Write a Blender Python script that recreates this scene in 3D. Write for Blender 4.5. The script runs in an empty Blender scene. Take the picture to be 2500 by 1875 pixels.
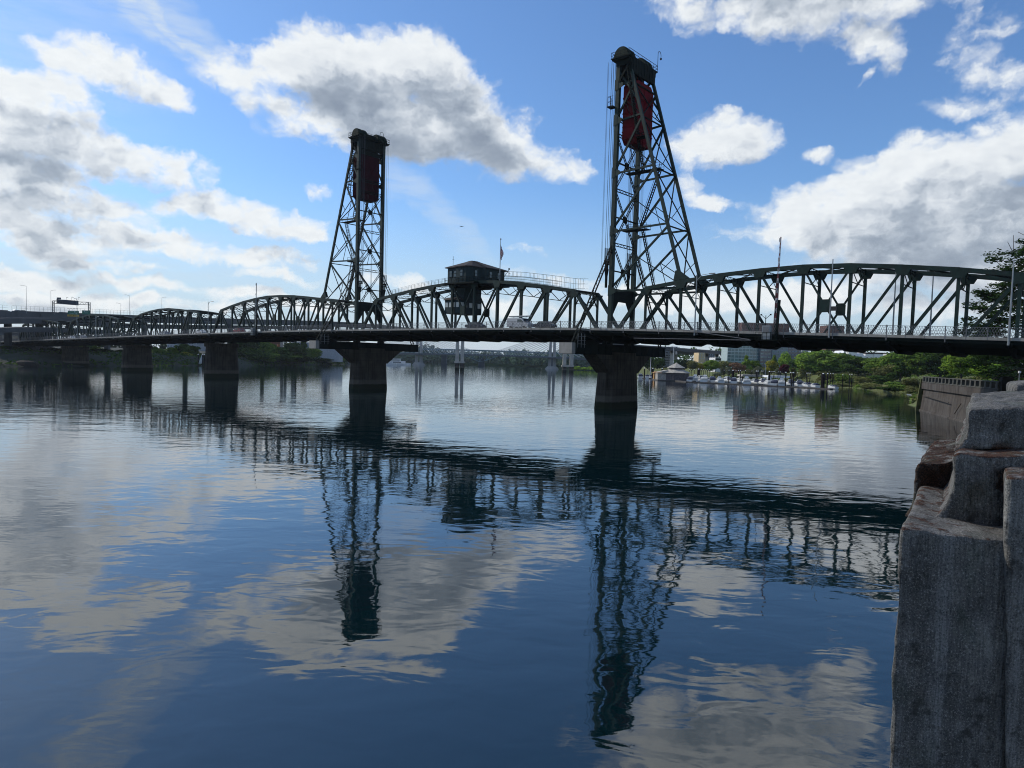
import bpy, math, random
from mathutils import Vector, Matrix, noise
random.seed(7)
PI = math.pi
V = Vector
sc = bpy.context.scene
COL = sc.collection
# ------------------------------------------------------------------ camera
FPX, ROLL, HOR, DV, EYE = 1733.0, .028, 876.5, 30000.0, 8.7
TP = FPX/DV; PITCH = math.atan(TP); PY = HOR + FPX*TP/math.cos(ROLL)
CF = V((0, math.cos(PITCH), -math.sin(PITCH))); U0 = V((0, math.sin(PITCH), math.cos(PITCH))); R0 = V((1, 0, 0))
CR = R0*math.cos(ROLL)+U0*math.sin(ROLL); CU = U0*math.cos(ROLL)-R0*math.sin(ROLL)
CC = V((0, 0, EYE))
def ray(x, y): return CF + CR*((x-1250)/FPX) - CU*((y-PY)/FPX)
def at(x, y, Y):
    d = ray(x, y); return CC + d*(Y/d.y)
def onz(x, y, z=0.0):
    d = ray(x, y); return CC + d*((z-EYE)/d.z)
cam = bpy.data.cameras.new('camera'); camo = bpy.data.objects.new('camera', cam); COL.objects.link(camo)
M3 = Matrix((CR, CU, -CF)).transposed(); camo.matrix_world = Matrix.Translation(CC) @ M3.to_4x4()
cam.sensor_fit = 'HORIZONTAL'; cam.sensor_width = 36; cam.lens = 36*FPX/2500
cam.shift_y = (PY-937.5)/2500; cam.clip_start = .1; cam.clip_end = 9000
sc.camera = camo
# ------------------------------------------------------------------ exposure, render
sc.view_settings.view_transform = 'Standard'; sc.view_settings.look = 'None'
sc.view_settings.exposure = 0; sc.view_settings.gamma = 1
sc.cycles.use_denoising = True; sc.cycles.filter_width = 1.05
sc.cycles.max_bounces = 6; sc.cycles.transparent_max_bounces = 8; sc.cycles.volume_bounces = 0
sc.cycles.caustics_reflective = False; sc.cycles.caustics_refractive = False
# ------------------------------------------------------------------ sun
SUN_AZ, SUN_EL = math.radians(-65), math.radians(38)     # azimuth from +Y towards +X
sd = V((math.sin(SUN_AZ)*math.cos(SUN_EL), math.cos(SUN_AZ)*math.cos(SUN_EL), math.sin(SUN_EL)))
sl = bpy.data.lights.new('sun', 'SUN'); sl.energy = 3.2; sl.angle = math.radians(.6); sl.color = (1, .93, .83)
so = bpy.data.objects.new('sun', sl); COL.objects.link(so); so.rotation_euler = sd.to_track_quat('Z', 'Y').to_euler()
# ------------------------------------------------------------------ world: sky and clouds
world = bpy.data.worlds.new('World'); sc.world = world; world.use_nodes = True
wt = world.node_tree; wt.nodes.clear()
class NT:
    """small helper around a node tree"""
    def __init__(s, t): s.t = t
    def n(s, typ, **k):
        nd = s.t.nodes.new(typ)
        for a, b in k.items(): setattr(nd, a, b)
        return nd
    def set(s, sock, v):
        if isinstance(v, bpy.types.NodeSocket): s.t.links.new(v, sock)
        elif v is not None: sock.default_value = v
    def m(s, op, a, b=None, c=None, clamp=False):
        nd = s.n('ShaderNodeMath', operation=op, use_clamp=clamp)
        for i, v in enumerate((a, b, c)):
            if v is not None: s.set(nd.inputs[i], v)
        return nd.outputs[0]
    def vm(s, op, a, b=None, out=0):
        nd = s.n('ShaderNodeVectorMath', operation=op); s.set(nd.inputs[0], a)
        if b is not None: s.set(nd.inputs[3 if op == 'SCALE' else 1], b)
        return nd.outputs[out]
    def comb(s, x, y, z=0.0):
        nd = s.n('ShaderNodeCombineXYZ')
        for i, v in enumerate((x, y, z)): s.set(nd.inputs[i], v)
        return nd.outputs[0]
    def noise(s, vec, scale, detail=4, rough=.5, dist=0, lac=2.0, out='Fac', dim='3D'):
        nd = s.n('ShaderNodeTexNoise', noise_dimensions=dim); s.set(nd.inputs['Vector'], vec)
        nd.inputs['Scale'].default_value = scale; nd.inputs['Detail'].default_value = detail
        nd.inputs['Roughness'].default_value = rough; nd.inputs['Distortion'].default_value = dist
        nd.inputs['Lacunarity'].default_value = lac
        return nd.outputs[out]
    def mr(s, v, a, b, c=0.0, d=1.0, smooth=True):
        nd = s.n('ShaderNodeMapRange'); nd.interpolation_type = 'SMOOTHSTEP' if smooth else 'LINEAR'
        s.set(nd.inputs[0], v)
        for i, q in enumerate((a, b, c, d)): s.set(nd.inputs[1+i], q)
        return nd.outputs[0]
    def mix(s, f, a, b, mode='MIX'):
        nd = s.n('ShaderNodeMix', data_type='RGBA', blend_type=mode)
        s.set(nd.inputs[0], f); s.set(nd.inputs[6], a); s.set(nd.inputs[7], b)
        return nd.outputs[2]
    def ramp(s, f, stops):
        nd = s.n('ShaderNodeValToRGB'); s.set(nd.inputs[0], f); cr = nd.color_ramp
        while len(cr.elements) < len(stops): cr.elements.new(.5)
        for e, (p, c) in zip(cr.elements, stops): e.position = p; e.color = (*c, 1) if len(c) == 3 else c
        return nd.outputs[0]
def azel(x, y):
    d = ray(x, y); return math.atan2(d.x, d.y), math.asin(d.z/d.length)
# cloud masses of the morning sky, as ellipses (x, y, half width, half height, tilt) seen on the 2212 px wide picture
CL = [(540,165,110,48,8,.95),(600,215,130,55,20,.9),(720,160,190,66,0,1.2),(900,165,170,70,8,1.2),(800,245,240,70,14,1.2),(990,250,150,85,20,1.15),(1080,320,120,55,20,.95),(1190,350,100,38,10,.95),
      (170,130,85,34,15,.85),(270,160,110,42,20,.95),(350,200,70,24,30,.8),(130,215,60,60,60,.8),
      (30,265,150,80,10,1.1),(150,300,120,60,25,1.05),(270,340,120,40,18,.95),(370,365,100,34,17,.9),(40,385,150,60,5,1.05),(170,420,130,44,10,.95),(40,470,120,48,0,1.0),
      (430,445,100,32,0,.95),(560,475,150,34,10,1.0),(660,510,70,22,12,.9),(300,505,150,20,4,.85),(90,525,150,26,0,.95),(430,545,170,20,4,.85),(600,555,120,18,4,.8),(240,575,180,18,2,.85),(60,600,150,26,0,1.0),(330,615,230,18,2,.9),(620,600,130,18,4,.85),(160,650,300,22,0,.95),(560,645,260,20,3,.9),(880,620,110,24,8,.8),
      (1720,20,220,58,4,1.0),(1560,5,110,44,0,.8),(1870,75,80,46,35,.8),(1900,125,40,24,50,.6),(1560,-120,260,100,0,1.0),(1760,-90,230,100,0,1.0),
      (2110,75,60,70,50,.75),(2160,175,90,40,20,.75),(2090,225,70,26,10,.7),(2130,0,100,26,10,.6),
      (1570,298,100,50,-5,1.1),(1490,318,40,22,0,.75),(1560,445,66,24,5,.8),(1500,405,40,30,40,.75),(1770,345,38,22,0,.75),
      (2120,365,170,75,-15,1.15),(1930,400,150,80,-22,1.1),(1760,450,110,50,-10,.95),(2000,470,270,90,0,1.25),(1880,520,260,50,0,1.0),(2160,500,160,90,0,1.1),(2030,580,260,50,0,1.0),
      (692,420,36,24,0,.8),(1145,543,38,14,5,.7),(1210,600,110,28,5,.8),(1450,645,240,36,0,.8),(1750,645,300,40,0,.8),(1150,660,230,32,0,.8),(1960,645,300,44,0,.85),
      (1545,95,18,50,82,.5),(1830,185,70,10,-35,.5)]
VEIL = [(375,62,160,13,42,1.0),(400,55,150,32,42,.55),(215,-85,170,18,42,1.0),(200,-140,170,50,42,.75),(900,420,90,26,38,.5),(980,490,120,22,42,.4),(60,195,90,10,38,.6),(700,650,900,70,3,.35),(0,600,500,120,0,.45),(60,60,180,160,0,.25)]
def field(k, vec, lst, r2=2.2):
    sx = k.n('ShaderNodeSeparateXYZ'); k.set(sx.inputs[0], vec); X, Y = sx.outputs[0], sx.outputs[1]
    acc = None
    for (x, y, rx, ry, rot, w) in lst:
        a0, e0 = azel(x*1.1302, y*1.1302); f = 1.1302/FPX; rx *= f; ry *= f
        c, q = math.cos(math.radians(-rot)), math.sin(math.radians(-rot))
        v = k.comb(X, Y, 1.0 if acc is None else k.m('MULTIPLY_ADD', acc, 1e-9, 1.0))      # z = 1 carries the offset and orders the evaluation
        a = k.vm('DOT_PRODUCT', v, (c/rx, q/rx, -(c*a0+q*e0)/rx), 1)
        b = k.vm('DOT_PRODUCT', v, (-q/ry, c/ry, -(-q*a0+c*e0)/ry), 1)
        r = k.m('MULTIPLY_ADD', b, b, k.m('MULTIPLY', a, a))
        t = k.m('MULTIPLY_ADD', r, -w/r2, w)
        acc = k.m('SMOOTH_MAX', 0.0 if acc is None else acc, t, .12)
    return acc
def cloud_group(nm, lst, det, amp, bilf):
    g = bpy.data.node_groups.new(nm, 'ShaderNodeTree')
    g.interface.new_socket('P', in_out='INPUT', socket_type='NodeSocketVector')
    g.interface.new_socket('D', in_out='OUTPUT', socket_type='NodeSocketFloat')
    k = NT(g); gi = k.n('NodeGroupInput'); go = k.n('NodeGroupOutput'); P = gi.outputs[0]
    w1 = k.vm('SUBTRACT', k.noise(P, 7, 3, .55, out='Color', dim='2D'), (.5, .5, .5))
    w2 = k.vm('SUBTRACT', k.noise(P, 26, 4, .6, out='Color', dim='2D'), (.5, .5, .5))
    Q = k.vm('ADD', P, k.vm('SCALE', w1, .048)); Q = k.vm('ADD', Q, k.vm('SCALE', w2, .022))
    Q = k.vm('MULTIPLY', Q, (1, 1, 0))
    fl = field(k, Q, lst)
    S = k.vm('MULTIPLY', P, (1, 1.75, 1))
    nz = k.noise(S, 10, det, .52, .3, dim='2D')
    vo = k.n('ShaderNodeTexVoronoi', feature='SMOOTH_F1', voronoi_dimensions='2D'); k.set(vo.inputs['Vector'], k.vm('ADD', S, k.vm('SCALE', w2, .06)))
    vo.inputs['Scale'].default_value = 24; vo.inputs['Detail'].default_value = 2; vo.inputs['Roughness'].default_value = .55
    vo.inputs['Smoothness'].default_value = .6
    bil = k.m('SUBTRACT', .55, vo.outputs['Distance'])
    # elsewhere in the sky (outside the picture): loose broken cloud
    sx = k.n('ShaderNodeSeparateXYZ'); k.set(sx.inputs[0], P)
    far = k.mr(k.m('ABSOLUTE', sx.outputs[0]), .68, .95)
    up = k.mr(sx.outputs[1], .62, .8)
    gen = k.m('MULTIPLY', k.m('MAXIMUM', far, up), k.mr(k.noise(S, 2.4, 3, .5, dim='2D'), .42, .66))
    fl = k.m('MAXIMUM', fl, k.m('MULTIPLY', gen, .9))
    d = k.m('ADD', fl, k.m('MULTIPLY', k.m('SUBTRACT', nz, .5), amp))
    d = k.m('ADD', d, k.m('MULTIPLY', bil, bilf))
    d = k.m('MULTIPLY', k.m('SUBTRACT', d, .42), k.mr(fl, .02, .3))
    k.set(go.inputs[0], d)
    return g
CG = cloud_group('cloud_density', CL, 7, .95, .26)
CG2 = cloud_group('cloud_thickness', [c for c in CL if c[2]*c[3] > 3000], 2, .8, .3)
k = NT(wt)
tc = k.n('ShaderNodeTexCoord'); D = k.vm('NORMALIZE', tc.outputs['Generated'])
sep = k.n('ShaderNodeSeparateXYZ'); k.set(sep.inputs[0], D)
az = k.m('ARCTAN2', sep.outputs[0], sep.outputs[1]); el = k.m('ARCSINE', sep.outputs[2])
ela = k.m('ABSOLUTE', el)
P = k.comb(az, ela, 0.0)
def cg(p, G=CG):
    nd = k.n('ShaderNodeGroup'); nd.node_tree = G; k.set(nd.inputs[0], p); return nd.outputs[0]
d1 = cg(P); d2 = cg(k.vm('ADD', k.comb(az, ela, k.m('MULTIPLY', d1, 1e-4)), (-.030, .034, 0)), CG2)
alpha = k.mr(d1, .0, .42)
core = k.mr(d1, .2, 1.1)
shadow = k.mr(d2, .15, .85)
lit = k.m('SUBTRACT', 1.0, k.m('MULTIPLY', shadow, .80)); lit = k.m('SUBTRACT', lit, k.m('MULTIPLY', core, .18))
detail = k.noise(k.vm('MULTIPLY', P, (1, 2.2, 1)), 30, 6, .6, dim='2D')
lit = k.m('ADD', lit, k.m('MULTIPLY', k.m('SUBTRACT', detail, .5), .28), clamp=True)
ccol = k.ramp(lit, [(0, (.25, .30, .38)), (.35, (.41, .47, .55)), (.7, (.66, .71, .77)), (1, (.89, .925, .945))])
# towards the sun (left) the clouds glow warmer and brighter
sunward = k.mr(az, .15, -.75)
ccol = k.mix(k.m('MULTIPLY', sunward, .3), ccol, (1.09, 1.08, 1.05, 1), 'MULTIPLY')
sky = k.n('ShaderNodeTexSky', sky_type='NISHITA', sun_disc=False, sun_elevation=SUN_EL, sun_rotation=SUN_AZ, altitude=20, air_density=1.0, dust_density=.6, ozone_density=2.2)
k.set(sky.inputs[0], k.comb(sep.outputs[0], sep.outputs[1], k.m('ABSOLUTE', sep.outputs[2])))
SKYS = .128
skc = k.vm('SCALE', sky.outputs[0], SKYS)
skc = k.mix(1.0, skc, (.72, .95, 1.20, 1), 'MULTIPLY')
veilf = field(k, k.vm('ADD', P, k.vm('SCALE', k.vm('SUBTRACT', k.noise(P, 14, 4, .6, out='Color', dim='2D'), (.5, .5, .5)), .05)), VEIL)
vx = k.n('ShaderNodeMapping'); k.set(vx.inputs[0], P); vx.inputs[2].default_value = (0, 0, math.radians(40)); vx.inputs[3].default_value = (3, 16, 1)
veil = k.m('MULTIPLY', veilf, k.mr(k.noise(vx.outputs[0], 4, 7, .6, dim='2D'), .15, .7))
col = k.mix(veil, skc, (.66, .76, .88, 1))
hz = k.mr(ela, .24, .0, 0, .85)
col = k.mix(hz, col, (.56, .68, .78, 1))
col = k.mix(k.m('MULTIPLY', alpha, .97), col, ccol)
col = k.mix(k.mr(ela, .06, .0, 0, .7), col, (.66, .72, .76, 1))
bg = k.n('ShaderNodeBackground'); k.set(bg.inputs[0], k.vm('SCALE', col, 10.0)); bg.inputs[1].default_value = .1
wo = k.n('ShaderNodeOutputWorld'); wt.links.new(bg.outputs[0], wo.inputs[0])
world.cycles.sampling_method = 'MANUAL'; world.cycles.sample_map_resolution = 128
sc.cycles.use_adaptive_sampling = True; sc.cycles.adaptive_threshold = .015; sc.cycles.adaptive_min_samples = 20
# ------------------------------------------------------------------ mesh and object helpers
class MB:
    """collects shapes in world coordinates, then links them as ONE mesh object"""
    def __init__(s): s.v = []; s.f = []; s.mi = []; s.cur = 0
    def face(s, pts):
        n = len(s.v); s.v.extend(V(p) for p in pts); s.f.append(tuple(range(n, n+len(pts)))); s.mi.append(s.cur)
    def hexa(s, P):      # 8 corners: bottom 4, top 4
        n = len(s.v); s.v.extend(V(p) for p in P)
        for q in ((0, 3, 2, 1), (4, 5, 6, 7), (0, 1, 5, 4), (1, 2, 6, 5), (2, 3, 7, 6), (3, 0, 4, 7)):
            s.f.append(tuple(n+i for i in q)); s.mi.append(s.cur)
    def box(s, c, size, ax=None):
        X, Y, Z = ax or (V((1, 0, 0)), V((0, 1, 0)), V((0, 0, 1))); c = V(c); a, b, d = (q/2 for q in size)
        s.hexa([c+X*i*a+Y*j*b+Z*l*d for l in (-1, 1) for i, j in ((-1, -1), (1, -1), (1, 1), (-1, 1))])
    def beam(s, p, q, w, h, side):    # w along 'side', h across it
        p, q = V(p), V(q); d = (q-p).normalized(); sd_ = (side-d*side.dot(d)).normalized(); u = d.cross(sd_)
        s.hexa([e+sd_*i*w/2+u*j*h/2 for e in (p, q) for i, j in ((-1, -1), (1, -1), (1, 1), (-1, 1))])
    def tube(s, p, q, r, n=6, r2=None):
        p, q = V(p), V(q); d = (q-p).normalized(); a = d.orthogonal().normalized(); b = d.cross(a); r2 = r if r2 is None else r2
        k = len(s.v)
        for e, rr in ((p, r), (q, r2)):
            for i in range(n):
                t = 2*PI*i/n; s.v.append(e+a*math.cos(t)*rr+b*math.sin(t)*rr)
        for i in range(n):
            j = (i+1) % n; s.f.append((k+i, k+j, k+n+j, k+n+i)); s.mi.append(s.cur)
        s.f.append(tuple(range(k+n-1, k-1, -1))); s.f.append(tuple(range(k+n, k+2*n))); s.mi += [s.cur]*2
    def prism(s, poly, ext):
        n = len(poly); k = len(s.v); ext = V(ext); s.v.extend(V(p) for p in poly); s.v.extend(V(p)+ext for p in poly)
        s.f.append(tuple(range(k+n-1, k-1, -1))); s.f.append(tuple(range(k+n, k+2*n))); s.mi += [s.cur]*2
        for i in range(n):
            j = (i+1) % n; s.f.append((k+i, k+j, k+n+j, k+n+i)); s.mi.append(s.cur)
    def loft(s, rings, cap=True, closed=True):
        k = len(s.v); n = len(rings[0])
        for r in rings: s.v.extend(V(p) for p in r)
        for a in range(len(rings)-1):
            for i in range(n if closed else n-1):
                j = (i+1) % n; s.f.append((k+a*n+i, k+a*n+j, k+(a+1)*n+j, k+(a+1)*n+i)); s.mi.append(s.cur)
        if cap: s.f.append(tuple(range(k+n-1, k-1, -1))); b = k+(len(rings)-1)*n; s.f.append(tuple(range(b, b+n))); s.mi += [s.cur]*2
    def lattice(s, p, q, w, side, rail=.09, pitch=1.0, t=.05):     # two rails tied by zigzag lacing
        p, q = V(p), V(q); d = (q-p); L = d.length; d.normalize(); sd_ = (side-d*side.dot(d)).normalized()
        for e in (-1, 1): s.beam(p+sd_*e*w/2, q+sd_*e*w/2, rail, rail*1.6, sd_)
        n = max(2, int(L/pitch))
        for i in range(n):
            e = 1 if i % 2 else -1
            s.beam(p+d*(L*i/n)+sd_*e*w/2, p+d*(L*(i+1)/n)-sd_*e*w/2, t, t, d.cross(sd_))
    def build(s, name, mat, parent=None, smooth=False, kind=None, shade=None):
        me = bpy.data.meshes.new(name); org = ORG.get(parent, V((0, 0, 0))) if parent else V((0, 0, 0))
        me.from_pydata([tuple(v-org) for v in s.v], [], s.f)
        for m in (mat if isinstance(mat, (list, tuple)) else [mat]): me.materials.append(m)
        if len(me.materials) > 1: me.polygons.foreach_set('material_index', s.mi)
        if smooth: me.polygons.foreach_set('use_smooth', [True]*len(me.polygons))
        me.validate(); me.update()
        o = bpy.data.objects.new(name, me); COL.objects.link(o)
        if parent: o.parent = parent; ORG[o] = org
        if kind: o['kind'] = kind
        return o
ORG = {}
def thing(name, label, cat, loc, group=None):
    o = bpy.data.objects.new(name, None); COL.objects.link(o); o.location = loc; ORG[o] = V(loc)
    o['label'] = label; o['category'] = cat; o.empty_display_size = .5
    if group: o['group'] = group
    return o
def tag(o, label, cat, group=None):
    o['label'] = label; o['category'] = cat
    if group: o['group'] = group
    return o
def center(o):       # give a one-mesh thing its origin at its base
    me = o.data; n = len(me.vertices); co = [0.0]*3*n; me.vertices.foreach_get('co', co)
    c = V(((min(co[0::3])+max(co[0::3]))/2, (min(co[1::3])+max(co[1::3]))/2, min(co[2::3])))
    me.transform(Matrix.Translation(-c)); o.location = o.location+c; return o
def dup(root, loc, rz=0.0, sc_=1.0, label=None, group=None, mats=None):
    def cp(o, par):
        c = o.copy(); COL.objects.link(c); c.parent = par
        for ch in KIDS.get(o, []): cp(ch, c)
        return c
    for o in [root]+list(root.children_recursive): KIDS[o] = [c for c in root.children_recursive if c.parent == o] if o not in KIDS else KIDS[o]
    KIDS[root] = [c for c in root.children_recursive if c.parent == root]
    r = cp(root, None); r.location = loc; r.rotation_euler = (0, 0, rz); r.scale = (sc_,)*3 if not isinstance(sc_, tuple) else sc_
    if label: r['label'] = label
    if group: r['group'] = group
    return r
KIDS = {}
# ------------------------------------------------------------------ materials
def mat(name, base, rough=.6, metal=0.0, var=.0, vscale=1.0, bump=0.0, bscale=8.0, streak=0.0, stain=None, spec=.5, ss=2.2, alt=None, altw=.5, altscale=.3):
    m = bpy.data.materials.new(name); m.use_nodes = True; t = m.node_tree; k = NT(t)
    b = t.nodes['Principled BSDF']; b.inputs['Roughness'].default_value = rough; b.inputs['Metallic'].default_value = metal
    b.inputs['Specular IOR Level'].default_value = spec
    g = k.n('ShaderNodeNewGeometry'); pos = g.outputs['Position']
    c = (*base, 1)
    if var or alt or streak or stain:
        n1 = k.noise(pos, vscale, 5, .6)
        f = k.mr(n1, .3, .7, 1-var, 1+var)
        c = k.vm('SCALE', base, f)
        if alt: c = k.mix(k.mr(k.noise(pos, altscale, 4, .6), .5-altw*.3, .5+altw*.3), c, (*alt, 1))
        if streak:
            mp = k.n('ShaderNodeMapping'); k.set(mp.inputs[0], pos); mp.inputs[3].default_value = (ss, ss, ss*.055)
            c = k.mix(k.mr(k.noise(mp.outputs[0], 1.0, 4, .65), .45, .72, 0, streak), c, (*(stain or (base[0]*.35, base[1]*.33, base[2]*.3)), 1))
    k.set(b.inputs['Base Color'], c)
    if bump:
        bp = k.n('ShaderNodeBump'); bp.inputs['Strength'].default_value = 1; bp.inputs['Distance'].default_value = bump
        k.set(bp.inputs['Height'], k.noise(pos, bscale, 6, .6)); k.set(b.inputs['Normal'], bp.outputs[0])
    return m
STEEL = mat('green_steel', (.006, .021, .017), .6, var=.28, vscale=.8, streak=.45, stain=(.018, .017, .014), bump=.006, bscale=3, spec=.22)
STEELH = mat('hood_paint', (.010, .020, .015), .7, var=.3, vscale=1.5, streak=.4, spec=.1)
STEELD = mat('shade_darkened_steel', (.0045, .009, .008), .8, var=.3, vscale=.8, streak=.3, spec=.1)  # darker copy of green steel; shade of undersides and inner members put into colour
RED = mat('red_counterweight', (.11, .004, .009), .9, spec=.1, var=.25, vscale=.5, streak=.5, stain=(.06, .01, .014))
REDD = mat('shaded_red_counterweight', (.03, .003, .008), .9, spec=.1, var=.25, vscale=.5, streak=.5, stain=(.012, .003, .006))  # left tower's darker copy of the red, its shade put into the colour
ROPE = mat('wire_rope', (.03, .035, .045), .5, metal=.4)
CONC = mat('concrete', (.27, .26, .235), .85, var=.15, vscale=.5, streak=.45, stain=(.10, .092, .078), bump=.02, bscale=3)
CONCD = mat('dark_stained_concrete', (.026, .025, .024), .85, var=.25, vscale=.4, streak=.8, stain=(.014, .013, .012), bump=.03, bscale=2, spec=.12)
CONCL = mat('pale_concrete', (.42, .40, .36), .8, var=.12, vscale=.3, streak=.3, stain=(.22, .2, .17))
ASPH = mat('asphalt', (.03, .03, .03), .95, spec=.1, var=.2, vscale=.6)
RAILM = mat('grey_railing_paint', (.12, .12, .125), .5, var=.2, vscale=2)
GALV = mat('galvanised_steel', (.22, .24, .25), .45, metal=.3, var=.15, vscale=3)
WHITE = mat('white_paint', (.72, .73, .72), .4, var=.06, vscale=1)
BLACK = mat('black_rubber', (.015, .015, .016), .7)
GLASSD = mat('dark_glass', (.02, .03, .035), .08, spec=.8)
# ------------------------------------------------------------------ the river
def water_mat():
    m = bpy.data.materials.new('river_water'); m.use_nodes = True; t = m.node_tree; k = NT(t); b = t.nodes['Principled BSDF']
    g = k.n('ShaderNodeNewGeometry'); pos = g.outputs['Position']
    b.inputs['Base Color'].default_value = (.001, .010, .013, 1); b.inputs['Roughness'].default_value = .025; b.inputs['IOR'].default_value = 1.85
    mp = k.n('ShaderNodeMapping'); k.set(mp.inputs[0], pos); mp.inputs[2].default_value = (0, 0, math.radians(12)); mp.inputs[3].default_value = (.62, 1, 1)
    q = mp.outputs[0]
    patch = k.mr(k.noise(pos, .018, 3, .55), .40, .62)                     # breeze patches and calm slicks
    sx = k.n('ShaderNodeSeparateXYZ'); k.set(sx.inputs[0], pos)
    left = k.mr(k.m('ADD', sx.outputs[0], k.m('MULTIPLY', sx.outputs[1], .12)), 5, -45)         # the open reach to the east is ruffled more
    amp = k.m('ADD', .10, k.m('ADD', k.m('MULTIPLY', patch, .45), k.m('MULTIPLY', left, .55)))
    h = k.m('MULTIPLY', k.noise(q, .22, 2, .5), .034)
    h = k.m('ADD', h, k.m('MULTIPLY', k.noise(q, .75, 2, .5, .5), .017))
    h2 = k.m('ADD', k.m('MULTIPLY', k.noise(q, 2.4, 3, .55, .5), .0062), k.m('MULTIPLY', k.noise(q, 8.0, 2, .5), .0010))
    h = k.m('ADD', h, k.m('MULTIPLY', h2, amp))
    bp = k.n('ShaderNodeBump'); bp.inputs['Strength'].default_value = 1; bp.inputs['Distance'].default_value = 1.0
    k.set(bp.inputs['Height'], h); k.set(b.inputs['Normal'], bp.outputs[0])
    return m
WATER = water_mat()
m = MB(); m.face([(-3500, -60, 0), (3500, -60, 0), (3500, 5000, 0), (-3500, 5000, 0)]); m.build('river', WATER, kind='structure')
# ------------------------------------------------------------------ the lift bridge: s runs along it towards the near bank, v across it away from us
TH, BC = .8636, 170.917
ES = V((math.sin(TH), -math.cos(TH), 0)); EV = V((math.cos(TH), math.sin(TH), 0)); EZ = V((0, 0, 1)); BO = V((BC, 0, 0))
def B(s, v, z): return BO+ES*s+EV*v+EZ*z
DK = [(-700, 7.3), (-640, 8.5), (-558, 10.25), (-490, 11.5), (-424, 12.65), (-380, 13.4), (-343, 13.95), (-310, 14.4), (-288, 14.6), (-249, 14.72), (-219, 14.7), (-196, 14.42), (-174, 13.85), (-157, 13.4), (-139, 12.85), (-100, 11.6), (-60, 10.4)]
def zd(s):
    for (a, za), (b, zb) in zip(DK, DK[1:]):
        if s <= b: return za+(zb-za)*(s-a)/(b-a)
    return DK[-1][1]
TW = 7.7                      # distance between the two trusses
EDGE0, EDGE1 = -7.15, TW+7.15
def railing(parent, s0, s1, v, lod, posts=True):
    n = max(2, round((s1-s0)/2.28)); m = MB(); L = (s1-s0)
    for i in range(n):
        a, b = s0+L*i/n, s0+L*(i+1)/n
        for dz, r in ((1.22, .05), (.14, .04), (.70, .025)): m.beam(B(a, v, zd(a)+dz), B(b, v, zd(b)+dz), r, r, EV)
    step = .36*lod; q = int(L/step)
    for i in range(q):
        a = s0+L*i/q; b = s0+L*(i+1)/q; d = step*1.6
        for e in (1, -1):
            b2 = min(max(a+e*d, s0), s1)
            m.beam(B(a, v+.01*e, zd(a)+.14), B(b2, v+.01*e, zd(b2)+1.2), .02, .032, EV)
    r = m.build('railing', RAILM, parent)
    if posts:
        for i in range(n+1):
            a = s0+L*i/n; p = MB(); big = i % 3 == 0
            p.beam(B(a, v-.06, zd(a)-.75 if big else zd(a)-.35), B(a, v-.06, zd(a)+(1.32 if big else 1.24)), .10, .12 if big else .08, EV)
            p.build('railing_post', RAILM, r)
def deck(root, nodes):
    s0, s1 = nodes[0], nodes[-1]
    for nm, v0, v1, t0, t1, mt in (('roadway', -4.35, TW+4.35, -.42, -.02, ASPH), ('sidewalk', EDGE0, -4.35, -.34, .03, CONC), ('sidewalk', TW+4.35, EDGE1, -.34, .03, CONC)):
        m = MB()
        for a, b in zip(nodes, nodes[1:]):
            m.hexa([B(a, v0, zd(a)+t0), B(b, v0, zd(b)+t0), B(b, v1, zd(b)+t0), B(a, v1, zd(a)+t0), B(a, v0, zd(a)+t1), B(b, v0, zd(b)+t1), B(b, v1, zd(b)+t1), B(a, v1, zd(a)+t1)])
        m.build(nm, mt, root)
    m = MB()
    for a, b in zip(nodes, nodes[1:]):
        for v in (-5.9, -3.2, -1.1, 1.3, 3.85, 6.4, 8.8, 10.9, 13.6):
            h = .75; m.hexa([B(s_, v+o, zd(s_)-.44-e) for e in (h, 0) for s_, o in ((a, -.14), (b, -.14), (b, .14), (a, .14))])
        m.hexa([B(s_, v, zd(s_)-.42-e) for e in (.36, 0) for s_, v in ((a, EDGE0+.12), (b, EDGE0+.12), (b, EDGE0+.22), (a, EDGE0+.22))])
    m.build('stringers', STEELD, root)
    for a in nodes:
        m = MB(); z = zd(a)
        m.prism([B(a-.2, v, z+q) for v, q in ((EDGE0+.3, -.45), (EDGE0+.3, -1.0), (-.6, -2.35), (TW+.6, -2.35), (EDGE1-.3, -1.0), (EDGE1-.3, -.45))], ES*.4)
        m.build('floor_beam', STEELD, root)
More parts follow.
